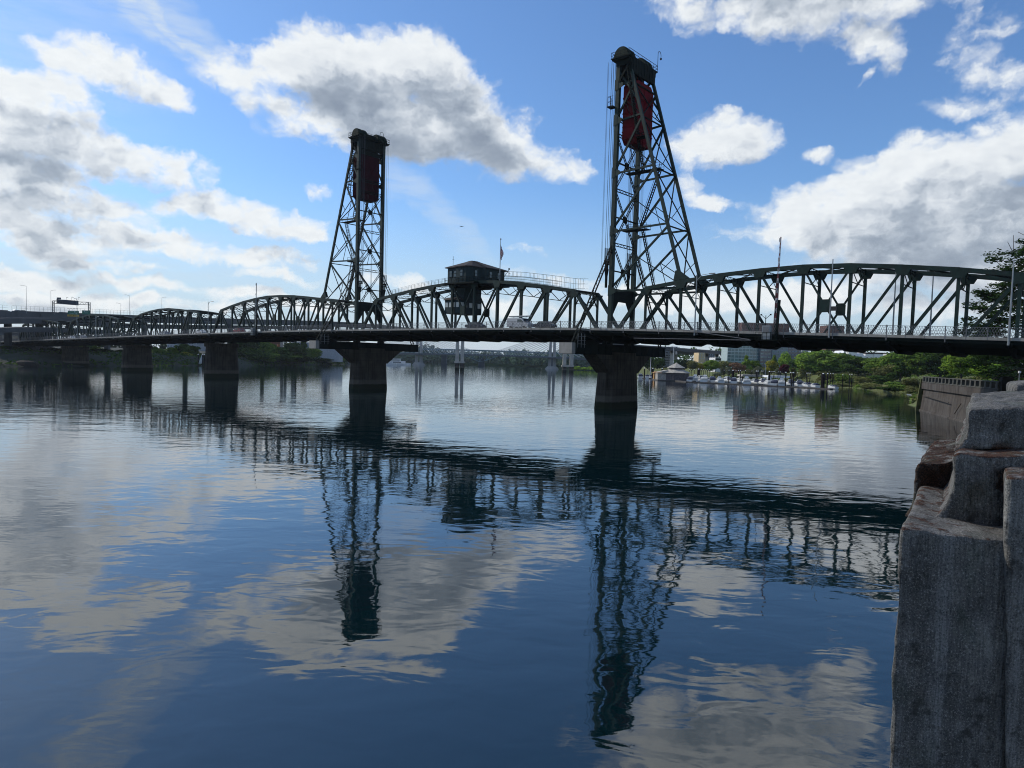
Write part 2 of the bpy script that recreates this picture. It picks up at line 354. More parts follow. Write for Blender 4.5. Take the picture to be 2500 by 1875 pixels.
def span(label, s0, pl, zc, lod=1.0, hips=.0):
    n = len(zc)+1; S = [s0+pl*i for i in range(n+1)]
    root = thing('truss_span', label, 'bridge span', B((S[0]+S[-1])/2, TW/2, zd((S[0]+S[-1])/2)), 'truss spans of the long river bridge')
    deck(root, S)
    zb = [zd(s)-1.55 for s in S]; zt = [zb[0]]+list(zc)+[zb[-1]]
    k = .6 if lod < 2 else .52
    mid = n/2
    for v in (0.0, TW):
        m = MB()
        for i in range(1, n-1):
            m.beam(B(S[i]-.05, v, zt[i]), B(S[i+1]+.05, v, zt[i+1]), .62, k, EV)
        for i in range(1, n):                               # gusset plates under the chord
            for o in (-.335, .27):
                dz = (zt[i+1]-zt[i-1])/(2*pl) if 1 < i < n-1 else 0
                w = 1.05
                m.prism([B(S[i]-w, v+o, zt[i]-.25-w*dz), B(S[i]+w, v+o, zt[i]-.25+w*dz), B(S[i]+w*.62, v+o, zt[i]-1.15), B(S[i]-w*.62, v+o, zt[i]-1.15)], EV*.065)
        m.build('top_chord', STEEL, root)
        m = MB()
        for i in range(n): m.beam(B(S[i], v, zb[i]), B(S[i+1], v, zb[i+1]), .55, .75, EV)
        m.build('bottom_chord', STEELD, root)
        for a, b in ((0, 1), (n, n-1)):
            m = MB(); m.beam(B(S[a], v, zb[a]), B(S[b], v, zt[b]), .58, k, EV); m.build('end_post', STEEL, root)
        for i in range(1, n):
            m = MB(); w = .42 if 1 < i < n-1 else .33
            m.beam(B(S[i], v, zb[i]), B(S[i], v, zt[i]-.2), .40, w, EV); m.build('vertical_post', STEEL, root)
        for i in range(1, n):
            if i < mid-.6: a, b = i, i+1
            elif i > mid+.6: a, b = i, i-1
            else: continue
            m = MB(); m.beam(B(S[a], v, zt[a]-.3), B(S[b], v, zb[b]+.3), .34, .41 if abs(i-mid) > 1.6 else .33, EV); m.build('diagonal_brace', STEEL, root)
        c = n//2; m = MB(); cs = (S[c]+S[c+1])/2; czz = (zt[c]+zb[c])/2-.1       # the crossed middle panel and its square plate
        for e in (-1, 1):
            for zz, f in ((zt[c]-.4, 1), (zb[c]+.3, -1)):
                p_ = B(cs+e*pl/2, v, zz); q_ = B(cs+e*.35, v, czz+f*.55); m.beam(p_, q_, .28, .26, EV)
        for o in (-.2, .14): m.prism([B(cs+x, v+o, czz+z) for x, z in ((-.5, -.95), (.5, -.95), (.68, -.7), (.68, .7), (.5, .95), (-.5, .95), (-.68, .7), (-.68, -.7))], EV*.06)
        m.build('cross_brace', STEEL, root)
    m = MB()
    for i in range(1, n-1):                                 # top lateral bracing between the trusses
        a, b = B(S[i], 0, zt[i]+.05), B(S[i+1], TW, zt[i+1]+.05); c, d = B(S[i+1], 0, zt[i+1]+.05), B(S[i], TW, zt[i]+.05)
        if lod < 2: m.lattice(a, b, .34, ES, .07, .7, .045); m.lattice(c, d, .34, ES, .07, .7, .045)
        else: m.beam(a, b, .2, .12, EZ); m.beam(c, d, .2, .12, EZ)
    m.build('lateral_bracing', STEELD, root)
    for i in range(1, n):                                   # sway frames
        m = MB(); z = zt[i]; dp = 2.35 if z-zb[i] > 8.6 else 1.6
        if lod < 2: m.lattice(B(S[i], .2, z-.15), B(S[i], TW-.2, z-.15), .5, EZ, .09, .6, .05)
        else: m.beam(B(S[i], .2, z-.1), B(S[i], TW-.2, z-.1), .2, .4, ES)
        m.beam(B(S[i], .2, z-dp), B(S[i], TW-.2, z-dp), .10, .12, ES)
        for a, b in ((.25, TW/2), (TW/2, TW-.25)):
            up = (a+b)/2
            m.beam(B(S[i], a, z-.4 if a < 1 else z-dp), B(S[i], b, z-dp if a < 1 else z-.4), .09, .12, ES)
            m.beam(B(S[i], up-1.0, z-.4), B(S[i], a if a < 1 else b, z-dp), .07, .08, ES)
        if i in (1, n-1):
            for e in (.3, TW-.3): m.beam(B(S[i], e, z-2.6), B(S[i], e+(1.5 if e < 1 else -1.5), z-.5), .16, .2, ES)
        m.build('sway_frame', STEELD, root)
    railing(root, S[0], S[-1], EDGE0+.1, lod); railing(root, S[0], S[-1], EDGE1-.1, max(lod*2, 2), False)
    return root, S, zt
LIFT, LS, LZ = span('lift span carrying the control house, between the two towers', -276.2, 6.645, [22.2, 23.1, 23.95, 24.6, 25.0, 25.0, 24.65, 24.0, 23.05, 22.0])
RS, RSS, RZ = span('nearest truss span of the bridge, from the right tower to the big tree', -201.15, 6.76, [21.8, 22.65, 23.35, 23.75, 23.92, 23.68, 23.05, 22.25, 21.2, 19.9], .8)
WS, WSS, WZ = span('truss span of the bridge just left of the left tower, its lift gate arm raised', -353.4, 6.87, [21.4, 22.6, 23.6, 24.3, 24.75, 24.7, 24.4, 23.8, 23.1, 22.2], 1.3)
C1, CSS, CZ = span('low truss span second to the left of the left tower', -420.2, 7.36, [20.2, 21.5, 22.3, 22.8, 22.85, 22.4, 21.8, 21.0], 2.2)
C2, _, _ = span('low truss span third to the left of the left tower, under the green road signs', -486.9, 7.4, [19.5, 20.8, 21.6, 22.05, 22.05, 21.7, 20.9, 19.9], 2.5)
C3, _, _ = span('farthest and smallest looking truss span at the far left bank', -554.4, 7.45, [18.7, 19.7, 20.4, 20.7, 20.7, 20.4, 19.9, 19.2], 2.5)
def approach(label, s0, s1, cols):
    root = thing('approach_span', label, 'bridge approach', B((s0+s1)/2, TW/2, zd((s0+s1)/2)))
    n = 6; S = [s0+(s1-s0)*i/n for i in range(n+1)]
    deck(root, S); railing(root, s0, s1, EDGE0+.1, 2.0)
    for s_ in cols:
        for v in (-3.5, TW/2, TW+3.5):
            m = MB(); m.beam(B(s_, v, -2), B(s_, v, zd(s_)-2.3), 1.1, 1.1, EV); m.build('column', CONCD, root)
    return root
approach('plain deck approach of the bridge beyond its last far truss, at the left edge', -690, -554.6, (-585, -615, -645, -675))
approach('near end approach of the bridge on the right bank, mostly out of frame', -126.6, -62, (-100, -80))
# piers
def pier(s, vc0, vc1, th, ztop, label, tower=False, dz=0):
    root = thing('bridge_pier', label, 'pier', B(s, (vc0+vc1)/2, 0), 'concrete piers of the long bridge')
    def ring(z, a0, a1, t, c=.9):
        return [B(s+x, v, z) for x, v in ((-t, a0+c), (-t*.45, a0), (t*.45, a0), (t, a0+c), (t, a1-c), (t*.45, a1), (-t*.45, a1), (-t, a1-c))]
    m = MB(); b = .25
    m.loft([ring(-3, vc0-b, vc1+b, th+.15), ring(0, vc0-.1, vc1+.1, th+.06), ring(ztop-1.3, vc0+.5, vc1-.5, th*.8)]+([] if tower else [ring(ztop-1.25, vc0, vc1, th*.95), ring(ztop, vc0, vc1, th*.95)]))
    m.build('shaft', CONCP, root)
    if tower:
        m = MB()
        m.prism([B(s-th*.8, v, z) for v, z in ((vc0+.4, 6.6), (vc0-4.2, 9.95), (vc1+4.2, 9.95), (vc1-.4, 6.6))], ES*th*1.6); m.build('flared_head', CONCP, root)
        m = MB(); m.box(B(s, TW/2, 10.85), (2.6, 31.5, 1.75), (ES, EV, EZ))
        for i in range(15):
            v = TW/2-15+i*30/14; m.box(B(s+1.33, v, 10.85), (.08, .14, 1.6), (ES, EV, EZ)); m.box(B(s-1.33, v, 10.85), (.08, .14, 1.6), (ES, EV, EZ))
        for e in (-1, 1): m.box(B(s+e*1.2, TW/2, 9.93), (.5, 31.7, .12), (ES, EV, EZ)); m.box(B(s+e*1.2, TW/2, 11.78), (.5, 31.7, .12), (ES, EV, EZ))
        m.build('cap_girder', STEELD, root)
        m = MB(); m.box(B(s, TW/2-16.3, 10.85), (2.7, 1.0, 1.9), (ES, EV, EZ)); m.build('end_block', CONC, root)
        m = MB()
        for v in (TW/2-15.6, TW/2-14.6, TW/2-13.6): m.beam(B(s+1.7, v, 11.0), B(s+1.7, v, 13.4), .05, .05, EV)
        for z in (11.6, 12.2, 12.9): m.beam(B(s+1.7, TW/2-15.6, z), B(s+1.7, TW/2-13.2, z), .05, .05, ES)
        m.build('ladder_rail', GALV, root)
    m = MB()
    for v in (0, TW):
        for e in (-.55, .55): m.box(B(s+e, v, ztop+.25+dz), (.7, .9, .5), (ES, EV, EZ)); m.prism([B(s+e-.3, v-.25, ztop+.5), B(s+e+.3, v-.25, ztop+.5), B(s+e+.12, v-.25, zd(s)-1.6), B(s+e-.12, v-.25, zd(s)-1.6)], EV*.5)
    m.build('bearing', STEELD, root)
    return root
def piermat():
    m = mat('pier_concrete', (.060, .052, .043), .9, var=.3, vscale=.4, streak=.8, stain=(.016, .015, .012), bump=.03, bscale=2, spec=.12); k = NT(m.node_tree); b = m.node_tree.nodes['Principled BSDF']
    old = b.inputs['Base Color'].links[0].from_socket; g = k.n('ShaderNodeNewGeometry'); s_ = k.n('ShaderNodeSeparateXYZ'); k.set(s_.inputs[0], g.outputs['Position'])
    zz = k.m('ADD', s_.outputs[2], k.m('MULTIPLY', k.m('SUBTRACT', k.noise(g.outputs['Position'], .8, 4, .6), .5), .5))
    c = k.mix(k.mr(k.m('ABSOLUTE', k.m('SUBTRACT', k.m('FRACT', k.m('MULTIPLY', s_.outputs[2], .55)), .5)), .47, .5, 0, .6), old, (.02, .018, .016, 1))
    c = k.mix(k.mr(zz, 2.6, 2.2, 0, .5), c, (.13, .12, .10, 1)); c = k.mix(k.mr(zz, 1.5, 1.1), c, (.018, .022, .012, 1)); k.set(b.inputs['Base Color'], c); return m
CONCP = piermat()
pier(-202.1, -1.5, 9.2, 1.9, 11.75, 'tall pier under the right lift tower, its left face lit', True)
pier(-277.0, -1.5, 9.2, 1.9, 11.75, 'tall pier under the left lift tower with flared head', True)
pier(-353.6, -1.7, 9.4, 1.7, 11.2, 'blunt concrete pier beside the small white sail, one span left of the left tower')
pier(-420.1, -1.7, 9.4, 1.7, 10.0, 'blunt concrete pier two spans left of the left tower')
pier(-487.0, -1.7, 9.4, 1.7, 8.9, 'dark pier three spans left of the left tower, in deep shade')
pier(-554.5, -1.7, 9.4, 1.7, 7.6, 'last dark pier against the left bank')
# towers
def tower(s0, d, label, s_back, z_back):
    root = thing('lift_tower', label, 'bridge tower', B(s0, TW/2, zd(s0)), 'steel lift towers of the bridge')
    ZL = [21.6, 32.4, 42.8, 52.1, 58.3]
    def sb(z): return s0+d*(2.3+(61.6-z)*(abs(s_back-s0)-2.3)/(61.6-z_back))
    for v in (0.0, TW):
        m = MB(); m.beam(B(s0, v, 11.7), B(s0, v, 63.0), .66, .78, EV)
        for z in ZL: m.prism([B(s0-d*.45, v-.38, z-.9), B(s0+d*1.2, v-.38, z-.3), B(s0+d*1.2, v-.38, z+.3), B(s0-d*.45, v-.38, z+1.1)], EV*.04)
        m.build('front_leg', STEEL, root)
        m = MB(); m.beam(B(s_back, v, z_back), B(sb(61.6), v, 61.6), .46, .5, EV)
        m.prism([B(s_back-1.3, v-.3, z_back-.1), B(s_back+1.6, v-.3, z_back+.2), B(s_back-d*.5, v-.3, z_back+1.7), B(s_back-d*1.0, v-.3, z_back+1.6)], EV*.6)
        m.build('back_leg', STEEL, root)
        zs = ZL
        for z in ZL: m = MB(); m.beam(B(s0, v, z), B(sb(z+.3), v, z+.4 if z > 22 else z), .28, .32, EV); m.build('strut', STEEL, root)
        for a, b in zip(ZL, ZL[1:]):
            m = MB(); m.beam(B(s0, v, a+.6), B(sb(b-.2), v, b), .28, .34, EV); m.build('diagonal_brace', STEEL, root)
            mid = B((s0+sb(b))/2, v, (a+b)/2+.3)
            m = MB(); m.beam(mid, B((s0+sb(a))/2+d*.3, v, a), .1, .1, EV); m.beam(mid, B(sb(a), v, a+.3), .13, .14, EV)
            q = (mid+B(sb(a), v, a+.3))/2; m.beam(q, B(sb((a+b)/2), v, (a+b)/2), .1, .1, EV)
            m.build('sub_brace', STEELD, root)
        m = MB(); m.beam(B(s0, v, 61), B(sb(55), v, 55), .3, .3, EV); m.build('diagonal_brace', STEEL, root)
    # bracing of the face towards the lift span
    zc = [20.5, 30.2, 40.0, 49.8]
    m = MB()
    for a, b in zip(zc, zc[1:]):
        c = (a+b)/2
        for x, y in (((.3, a+.3), (TW-.3, b-.3)), ((.3, b-.3), (TW-.3, a+.3))): m.lattice(B(s0, x[0], x[1]), B(s0, y[0], y[1]), .42, EZ, .09, .55, .05)
        m.box(B(s0, TW/2, c), (.3, 1.1, 1.1), (ES, EV, EZ))
        m.beam(B(s0+.05, .3, c), B(s0+.05, TW-.3, c), .2, .28, EZ)
    m.build('face_bracing', STEELD, root)
    for z in zc[1:]+[52.5]:
        m = MB(); m.lattice(B(s0, .3, z), B(s0, TW-.3, z), .5, EZ, .12, .9, .06); m.build('strut', STEELD, root)
    m = MB()
    for a, b in zip(ZL, ZL[1:]):      # slender bracing between the sloping legs
        m.beam(B(sb(a), 0, a), B(sb(b), TW, b), .16, .16, EV); m.beam(B(sb(a), TW, a), B(sb(b), 0, b), .16, .16, EV); m.beam(B(sb(b), 0, b), B(sb(b), TW, b), .2, .2, ES)
    m.build('back_bracing', STEELD, root)
    # outriggers down to the pier cap
    for e, v in ((-1, 0.0), (1, TW)):
        m = MB(); m.lattice(B(s0, v+e*.2, 29.6), B(s0, v+e*11.4, 11.7), .75, EV, .14, .8, .07); m.build('outrigger_strut', STEELD, root)
    # head: girders, platform, rails, sheave hoods
    m = MB()
    for s_ in (s0-.1*d, s0+d*2.6):
        m.box(B(s_, TW/2, 61.6), (.5, TW+.6, 2.7), (ES, EV, EZ))
        for i in range(8): m.box(B(s_-.28, .2+i*TW/8, 61.6), (.1, .12, 2.6), (ES, EV, EZ)); m.box(B(s_+.28, .2+i*TW/8, 61.6), (.1, .12, 2.6), (ES, EV, EZ))
    for v in (-.3, TW+.3): m.box(B(s0+d*1.25, v, 62.3), (3.2, .3, 1.2), (ES, EV, EZ)); m.beam(B(s0+d*.3, v, 58.8), B(s0+d*2.4, v, 61.9), .3, .35, EV)
    m.box(B(s0+d*.3, TW/2, 59.6), (.3, TW, 1.0), (ES, EV, EZ))
    m.build('head_girder', STEELD, root)
    m = MB(); m.box(B(s0+d*.9, TW/2, 62.92), (3.9, TW+2.4, .14), (ES, EV, EZ)); m.box(B(s0+d*.9, TW/2, 62.72), (3.5, TW+2.0, .3), (ES, EV, EZ)); m.build('head_platform', STEELD, root)
    m = MB()
    for v in (-1.1, TW+1.1):
        for i in range(5): s_ = s0+d*.9-1.9+3.8*i/4; m.beam(B(s_, v, 62.9), B(s_, v, 64.0), .045, .045, EV)
        for z in (63.45, 64.0): m.beam(B(s0+d*.9-1.9, v, z), B(s0+d*.9+1.9, v, z), .06, .06, EV)
    for s_ in (s0+d*.9-1.9, s0+d*.9+1.9):
        for i in range(8): v = -1.1+(TW+2.2)*i/7; m.beam(B(s_, v, 62.9), B(s_, v, 64.0), .045, .045, EV)
        for z in (63.45, 64.0): m.beam(B(s_, -1.1, z), B(s_, TW+1.1, z), .06, .06, ES)
    m.build('platform_rail', STEELD, root)
    for v0 in (-.7, TW-2.3):
        m = MB(); R_ = 1.55
        def rg(v, r): return [B(s0+d*.7+math.cos(PI*j/12)*r, v, 63.2+math.sin(PI*j/12)*r*1.15) for j in range(13)]+[B(s0+d*.7-r, v, 63.35), B(s0+d*.7+r, v, 63.35)]
        m.loft([rg(v0, R_*.93), rg(v0+.25, R_), rg(v0+1.2, R_), rg(v0+1.35, R_*.9), rg(v0+1.6, R_*.9), rg(v0+1.75, R_), rg(v0+2.6, R_), rg(v0+2.85, R_*.93)])
        m.build('sheave_hood', STEELH, root, smooth=False)
    m = MB(); m.loft([[B(s0+d*.7+math.cos(2*PI*j/10)*.7, v, 63.6+math.sin(2*PI*j/10)*.8) for j in range(10)] for v in (2.3, 5.4)]); m.build('machinery_housing', STEELD, root)
    m = MB(); a_ = B(s0+d*2.8, TW+1.1, 63.3)                       # the crook necked lamp on the platform corner
    pts = [a_+EZ*3.0*t/4 for t in range(5)]+[a_+EZ*(3.0+.55*math.sin(t*PI/6))+EV*(.55-.55*math.cos(t*PI/6)) for t in range(1, 7)]+[a_+EZ*2.5+EV*1.1]
    for p_, q_ in zip(pts, pts[1:]): m.tube(p_, q_, .05, 5)
    m.tube(a_+EZ*2.5+EV*1.1, a_+EZ*2.25+EV*1.1, .18, 6); m.build('platform_lamp', STEELD, root)
    # hoisting ropes on the lift side, with their equaliser yokes
    for v0 in (0.0, TW):
        m = MB()
        for i in range(6):
            v = v0-.75+i*.3; m.tube(B(s0-d*(1.05+.16*(i % 2)), v, 63.0), B(s0-d*(1.1+.16*(i % 2)), v, 27.2), .028, 4)
        m.build('hoist_rope', ROPE, root)
        m = MB()
        for i in range(6):
            v = v0-.75+i*.3; m.tube(B(s0-d*1.15, v, 29.5), B(s0-d*1.15, v, 27.0), .05, 5); m.box(B(s0-d*1.15, v, 27.0), (.2, .14, .5), (ES, EV, EZ))
        for i in range(3):
            v = v0-.6+i*.6; m.box(B(s0-d*1.15, v, 26.6), (.2, .5, .22), (ES, EV, EZ)); m.box(B(s0-d*1.15, v0+(v-v0)*.6, 26.1), (.22, .16, .9), (ES, EV, EZ))
        m.prism([B(s0-d*1.15-.12, v0+x, z) for x, z in ((-.6, 25.7), (.6, 25.7), (.25, 24.4), (-.25, 24.4))], ES*.24)
        m.box(B(s0-d*1.15, v0, 23.4), (.35, .35, 2.2), (ES, EV, EZ))
        m.build('rope_equaliser', STEELD, root)
    m = MB()
    for v0 in (1.6, TW-1.6):
        for i in range(3): m.tube(B(s0+d*(1.9+.2*i), v0, 60), B(s0+d*(1.9+.2*i), v0, 22.5), .028, 4)
    for e in (-.12, .12): m.tube(B(s0-d*2.3, e, 63.0), B(s0-d*2.3, e, 24), .03, 4)
    m.build('guide_rope', ROPE, root)
    # stairs, landings and the mid platform
    m = MB()
    def stair(p, q, w=.7):
        for e in (-w/2, w/2): m.beam(p+EV*e, q+EV*e, .06, .2, EV); m.beam(p+EV*e+EZ*1.0, q+EV*e+EZ*1.0, .05, .05, EV)
        n = int((q-p).length/.45)
        for i in range(n): c = p+(q-p)*(i/n); m.box(c, (.28, w, .05), (ES, EV, EZ)); 
    vv = 2.2
    stair(B(s0+d*7.6, vv, 22.2), B(s0+d*4.8, vv, 32.6)); stair(B(s0+d*4.4, vv, 33.0), B(s0+d*8.0, vv, 42.9)); stair(B(s0+d*4.6, vv, 43.0), B(s0+d*3.2, vv, 49)); stair(B(s0+d*4.2, vv-1.9, 49.2), B(s0+d*1.9, vv-2.4, 61.4))
    m.build('stairway', STEELD, root)
    for z, x0, x1 in ((32.6, 1.0, 6.0), (42.9, 1.2, 8.2), (49.1, 2.8, 5.2)):
        m = MB()
        m.box(B(s0+d*(x0+x1)/2, vv, z), (x1-x0, 1.6, .14), (ES, EV, EZ))
        for e in (-.8, .8):
            for zz in (.55, 1.05): m.beam(B(s0+d*x0, vv+e, z+zz), B(s0+d*x1, vv+e, z+zz), .05, .05, EV)
            for i in range(5): m.beam(B(s0+d*(x0+(x1-x0)*i/4), vv+e, z), B(s0+d*(x0+(x1-x0)*i/4), vv+e, z+1.05), .05, .05, EV)
        m.build('landing', STEELD, root)
    m = MB()
    m.box(B(s0-d*.9, -.55, 54.6), (1.2, 1.3, .2), (ES, EV, EZ))
    for q in ((-1.4, -1.1), (-.4, -1.1), (-1.4, 0), (-.9, -1.1)): m.beam(B(s0+d*q[0], q[1], 54.6), B(s0+d*q[0], q[1], 56.4), .05, .05, EV)
    for zz in (55.5, 56.4): m.beam(B(s0-d*1.4, -1.1, zz), B(s0-d*.3, -1.1, zz), .05, .05, EV); m.beam(B(s0-d*1.4, -1.1, zz), B(s0-d*1.4, .2, zz), .05, .05, ES)
    m.build('landing', STEELD, root)
    # portal with heavy knee plates under the tower
    m = MB(); m.box(B(s0+.0, TW/2, 21.0), (.45, TW-.7, 2.3), (ES, EV, EZ)); 
    for e, f in ((.35, 1), (TW-.35, -1)): m.prism([B(s0-.15, e, 20.1), B(s0-.15, e+f*2.2, 20.1), B(s0-.15, e, 16.9)], ES*.3)
    m.build('portal_girder', STEELD, root)
    # red counterweight, hung between the legs: it moves on its own
    cr = thing('counterweight', ('dark maroon' if d < 0 else 'red')+' boxy counterweight hanging high inside the '+('left' if d < 0 else 'right')+' tower', 'counterweight', B(s0+d*1.9, TW/2, 48), 'counterweights of the lift towers')
    m = MB(); v0, v1 = .65, TW-.65; up_ = .9 if d < 0 else 0.0
    pr = [(v0, 48.9), (v0+.75, 48.05), (v1-.75, 48.05), (v1, 48.9), (v1, 58.2+up_), (v1-.9, 59.2+up_), (v0+.9, 59.2+up_), (v0, 58.2+up_)]
    sA, sB = s0+d*.75, s0+d*3.15
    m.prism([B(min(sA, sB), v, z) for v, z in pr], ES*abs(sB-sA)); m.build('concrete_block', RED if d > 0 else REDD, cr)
    m = MB()
    for sx_ in (sA-d*.06, sB+d*.06):
        m.beam(B(sx_, v0+.3, 49), B(sx_, v1-.3, 57.8), .1, .22, ES); m.beam(B(sx_, v1-.3, 49), B(sx_, v0+.3, 57.8), .1, .22, ES)
        for z in (50.2, 53.4, 56.2): m.beam(B(sx_, v0, z), B(sx_, v1, z), .1, .2, ES)
        m.beam(B(sx_, TW/2, 48.2), B(sx_, TW/2, 58.3), .1, .2, ES)
    for v in (v0-.05, v1+.05):
        for z in (51.0, 53.5, 56.0): m.beam(B(sA, v, z), B(sB, v, z), .1, .16, EV)
    for i in range(6): m.tube(B(s0+d*1.9, 1.0+i*1.15, 58.3), B(s0+d*1.9, 1.0+i*1.15, 63.0), .07, 5)
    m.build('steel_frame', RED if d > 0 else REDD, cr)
    return root
tower(-201.7, 1, 'right and nearer of the two green steel lift towers, rising highest in the picture', RSS[2]-.1, RZ[2]+.3)
tower(-277.3, -1, 'left and farther of the two green steel lift towers, two rounded hoods on top', WSS[9]+.1, WZ[9]+.3)
# ------------------------------------------------------------------ land
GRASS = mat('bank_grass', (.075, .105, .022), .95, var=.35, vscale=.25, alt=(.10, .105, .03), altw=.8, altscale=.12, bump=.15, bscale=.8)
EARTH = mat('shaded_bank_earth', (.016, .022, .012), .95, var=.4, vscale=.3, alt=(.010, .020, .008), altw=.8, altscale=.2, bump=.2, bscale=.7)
FARG = mat('far_wooded_ground', (.008, .016, .010), 1.0, var=.3, vscale=.05, spec=0)
def bank(name, shore, prof, mt):
    """shore: polyline on the water; prof: list of (offset vector multiples, height)"""
    m = MB(); n = len(shore)
    dense = []
    for a, b in zip(shore, shore[1:]):
        a, b = V((*a, 0)), V((*b, 0)); q = max(1, int((b-a).length/9))
        dense += [a+(b-a)*i/q for i in range(q)]
    dense.append(V((*shore[-1], 0)))
    rings = []
    for p in dense:
        r = []
        for off, z in prof:
            j = noise.noise(V((p.x*.05+off*.03, p.y*.05, z*.2)))
            r.append(V((p.x+off+(j*4 if abs(off) > 0 else 0)+noise.noise(p*.08)*2.5, p.y, z+(noise.noise(V((p.x*.09+off*.1, p.y*.09, 3)))*1.2 if z > 0 else 0))))
        rings.append(r)
    m.loft(rings, cap=False, closed=False)
    o = m.build(name, mt, kind='structure', smooth=True); return o
R_SHORE = [(91, 157), (100, 178), (125, 222), (149, 261), (153, 300), (152, 335), (146, 380), (128, 450), (110, 540), (100, 620), (96, 700), (110, 900), (90, 1150), (-20, 1500)]
L_SHORE = [(-420, 20), (-290, 130), (-232, 215), (-204, 282), (-190, 340), (-177, 397), (-162, 468), (-148, 560), (-140, 640), (-138, 760), (-170, 1000), (-190, 1300), (-150, 1600)]
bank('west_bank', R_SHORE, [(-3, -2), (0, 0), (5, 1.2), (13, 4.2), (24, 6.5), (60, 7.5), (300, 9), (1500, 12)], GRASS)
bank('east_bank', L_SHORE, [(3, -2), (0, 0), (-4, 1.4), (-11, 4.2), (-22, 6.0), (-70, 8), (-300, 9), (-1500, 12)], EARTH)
bank('far_island', [(-90, 1010), (-62, 930), (-20, 888), (20, 840), (62, 790), (86, 770), (110, 772)], [(-2, -2), (0, 0), (4, .8), (14, 1.5), (80, 2), (160, 2)], FARG)
m = MB(); m.face([(-3500, 1580, .4), (3500, 1480, .4), (3500, 4800, 2), (-3500, 4800, 2)]); m.build('distant_ground', FARG, kind='structure')
# ------------------------------------------------------------------ vegetation
def leafmat(name, c, c2):
    m = bpy.data.materials.new(name); m.use_nodes = True; t = m.node_tree; k = NT(t); t.nodes.remove(t.nodes['Principled BSDF'])
    g = k.n('ShaderNodeNewGeometry'); oi = k.n('ShaderNodeObjectInfo')
    f = k.mr(k.noise(g.outputs['Position'], .55, 4, .65), .3, .7)
    cc = k.mix(f, (*c, 1), (*c2, 1)); cc = k.vm('SCALE', cc, k.mr(oi.outputs['Random'], 0, 1, .9, 1.5, False))
    d = k.n('ShaderNodeBsdfDiffuse'); tr = k.n('ShaderNodeBsdfTranslucent'); k.set(d.inputs[0], cc); k.set(tr.inputs[0], cc)
    mx = k.n('ShaderNodeMixShader'); mx.inputs[0].default_value = .28
    t.links.new(d.outputs[0], mx.inputs[1]); t.links.new(tr.outputs[0], mx.inputs[2]); t.links.new(mx.outputs[0], t.nodes['Material Output'].inputs[0]); return m
LEAF = {
 'dark': leafmat('dark_leaves', (.026, .056, .014), (.07, .12, .025)),
 'mid': leafmat('green_leaves', (.06, .12, .02), (.13, .19, .035)),
 'bright': leafmat('bright_leaves', (.11, .19, .022), (.19, .28, .04)),
 'olive': leafmat('olive_leaves', (.085, .10, .032), (.16, .165, .06)),
 'grey': leafmat('greyish_leaves', (.10, .115, .06), (.16, .17, .10)),
 'yellow': leafmat('yellow_leaves', (.13, .14, .02), (.24, .22, .03)),
 'maroon': leafmat('maroon_leaves', (.045, .008, .016), (.08, .014, .026)),
 'rust': leafmat('rusty_blossom', (.13, .075, .045), (.20, .12, .07)),
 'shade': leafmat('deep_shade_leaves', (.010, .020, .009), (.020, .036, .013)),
 'haze': leafmat('haze_tinted_leaves', (.045, .085, .06), (.10, .15, .10))}  # far leaf colour paled and blued, distance haze put into it
BARK = mat('bark', (.05, .04, .03), .9, var=.3, vscale=3)
def crown(m, c, rx, rz, n, ls, lobes=9, seed=0, cone=0.0, flat=0.0):
    r = random.Random(seed); c = V(c); L = []
    for i in range(lobes):
        u = r.random(); th = r.random()*2*PI; hh = (i+.5)/lobes*2-1
        rr = math.sqrt(max(0, 1-hh*hh))*(.25+.55*r.random())
        if cone: rr = (1-(hh+1)/2)*cone*.55+.05
        L.append((V((math.cos(th)*rr*rx, math.sin(th)*rr*rx, hh*rz*.72)), (.34+.30*r.random())*(1 if not cone else (1.05-(hh+1)*.36))))
    for i in range(n):
        o, q = L[r.randrange(len(L))]
        d = V((r.gauss(0, 1), r.gauss(0, 1), r.gauss(0, .8))).normalized(); rad = (.55+.45*r.random()**.5)
        p = c+o+V((d.x*q*rx, d.y*q*rx, d.z*q*rz*.75))*rad
        nr = (d+V((r.uniform(-.9, .9), r.uniform(-.9, .9), r.uniform(-.5, 1.2)))).normalized()
        a = nr.orthogonal().normalized(); a = Matrix.Rotation(r.random()*6.3, 3, nr) @ a; b = nr.cross(a); s = ls*(.55+.9*r.random())
        m.face([p-a*s*.5, p+b*s*.36-a*s*.1, p+a*s*.5, p-b*s*.36+a*s*.05])
def trunkmb(m, h, r0, seed, spread=1.0, top=.85):
    r = random.Random(seed); p = V((0, 0, -.5)); pts = [p]
    for i in range(4): pts.append(V((r.uniform(-.03, .03)*h, r.uniform(-.03, .03)*h, h*top*(i+1)/4)))
    for i in range(4): m.tube(pts[i], pts[i+1], r0*(1-.2*i), 7, r0*(.8-.2*i))
    for i in range(7):
        a = pts[1+i % 3].lerp(pts[2+i % 3], r.random()); th = i*2.4+r.random()
        b = a+V((math.cos(th)*spread*h*.26, math.sin(th)*spread*h*.26, h*.22)); m.tube(a, b, r0*.42, 5, r0*.16)
        for e in (-.5, .5): m.tube(b, b+V((math.cos(th+e)*spread*h*.12, math.sin(th+e)*spread*h*.12, h*.1)), r0*.16, 4, r0*.05)
PROTO = {}
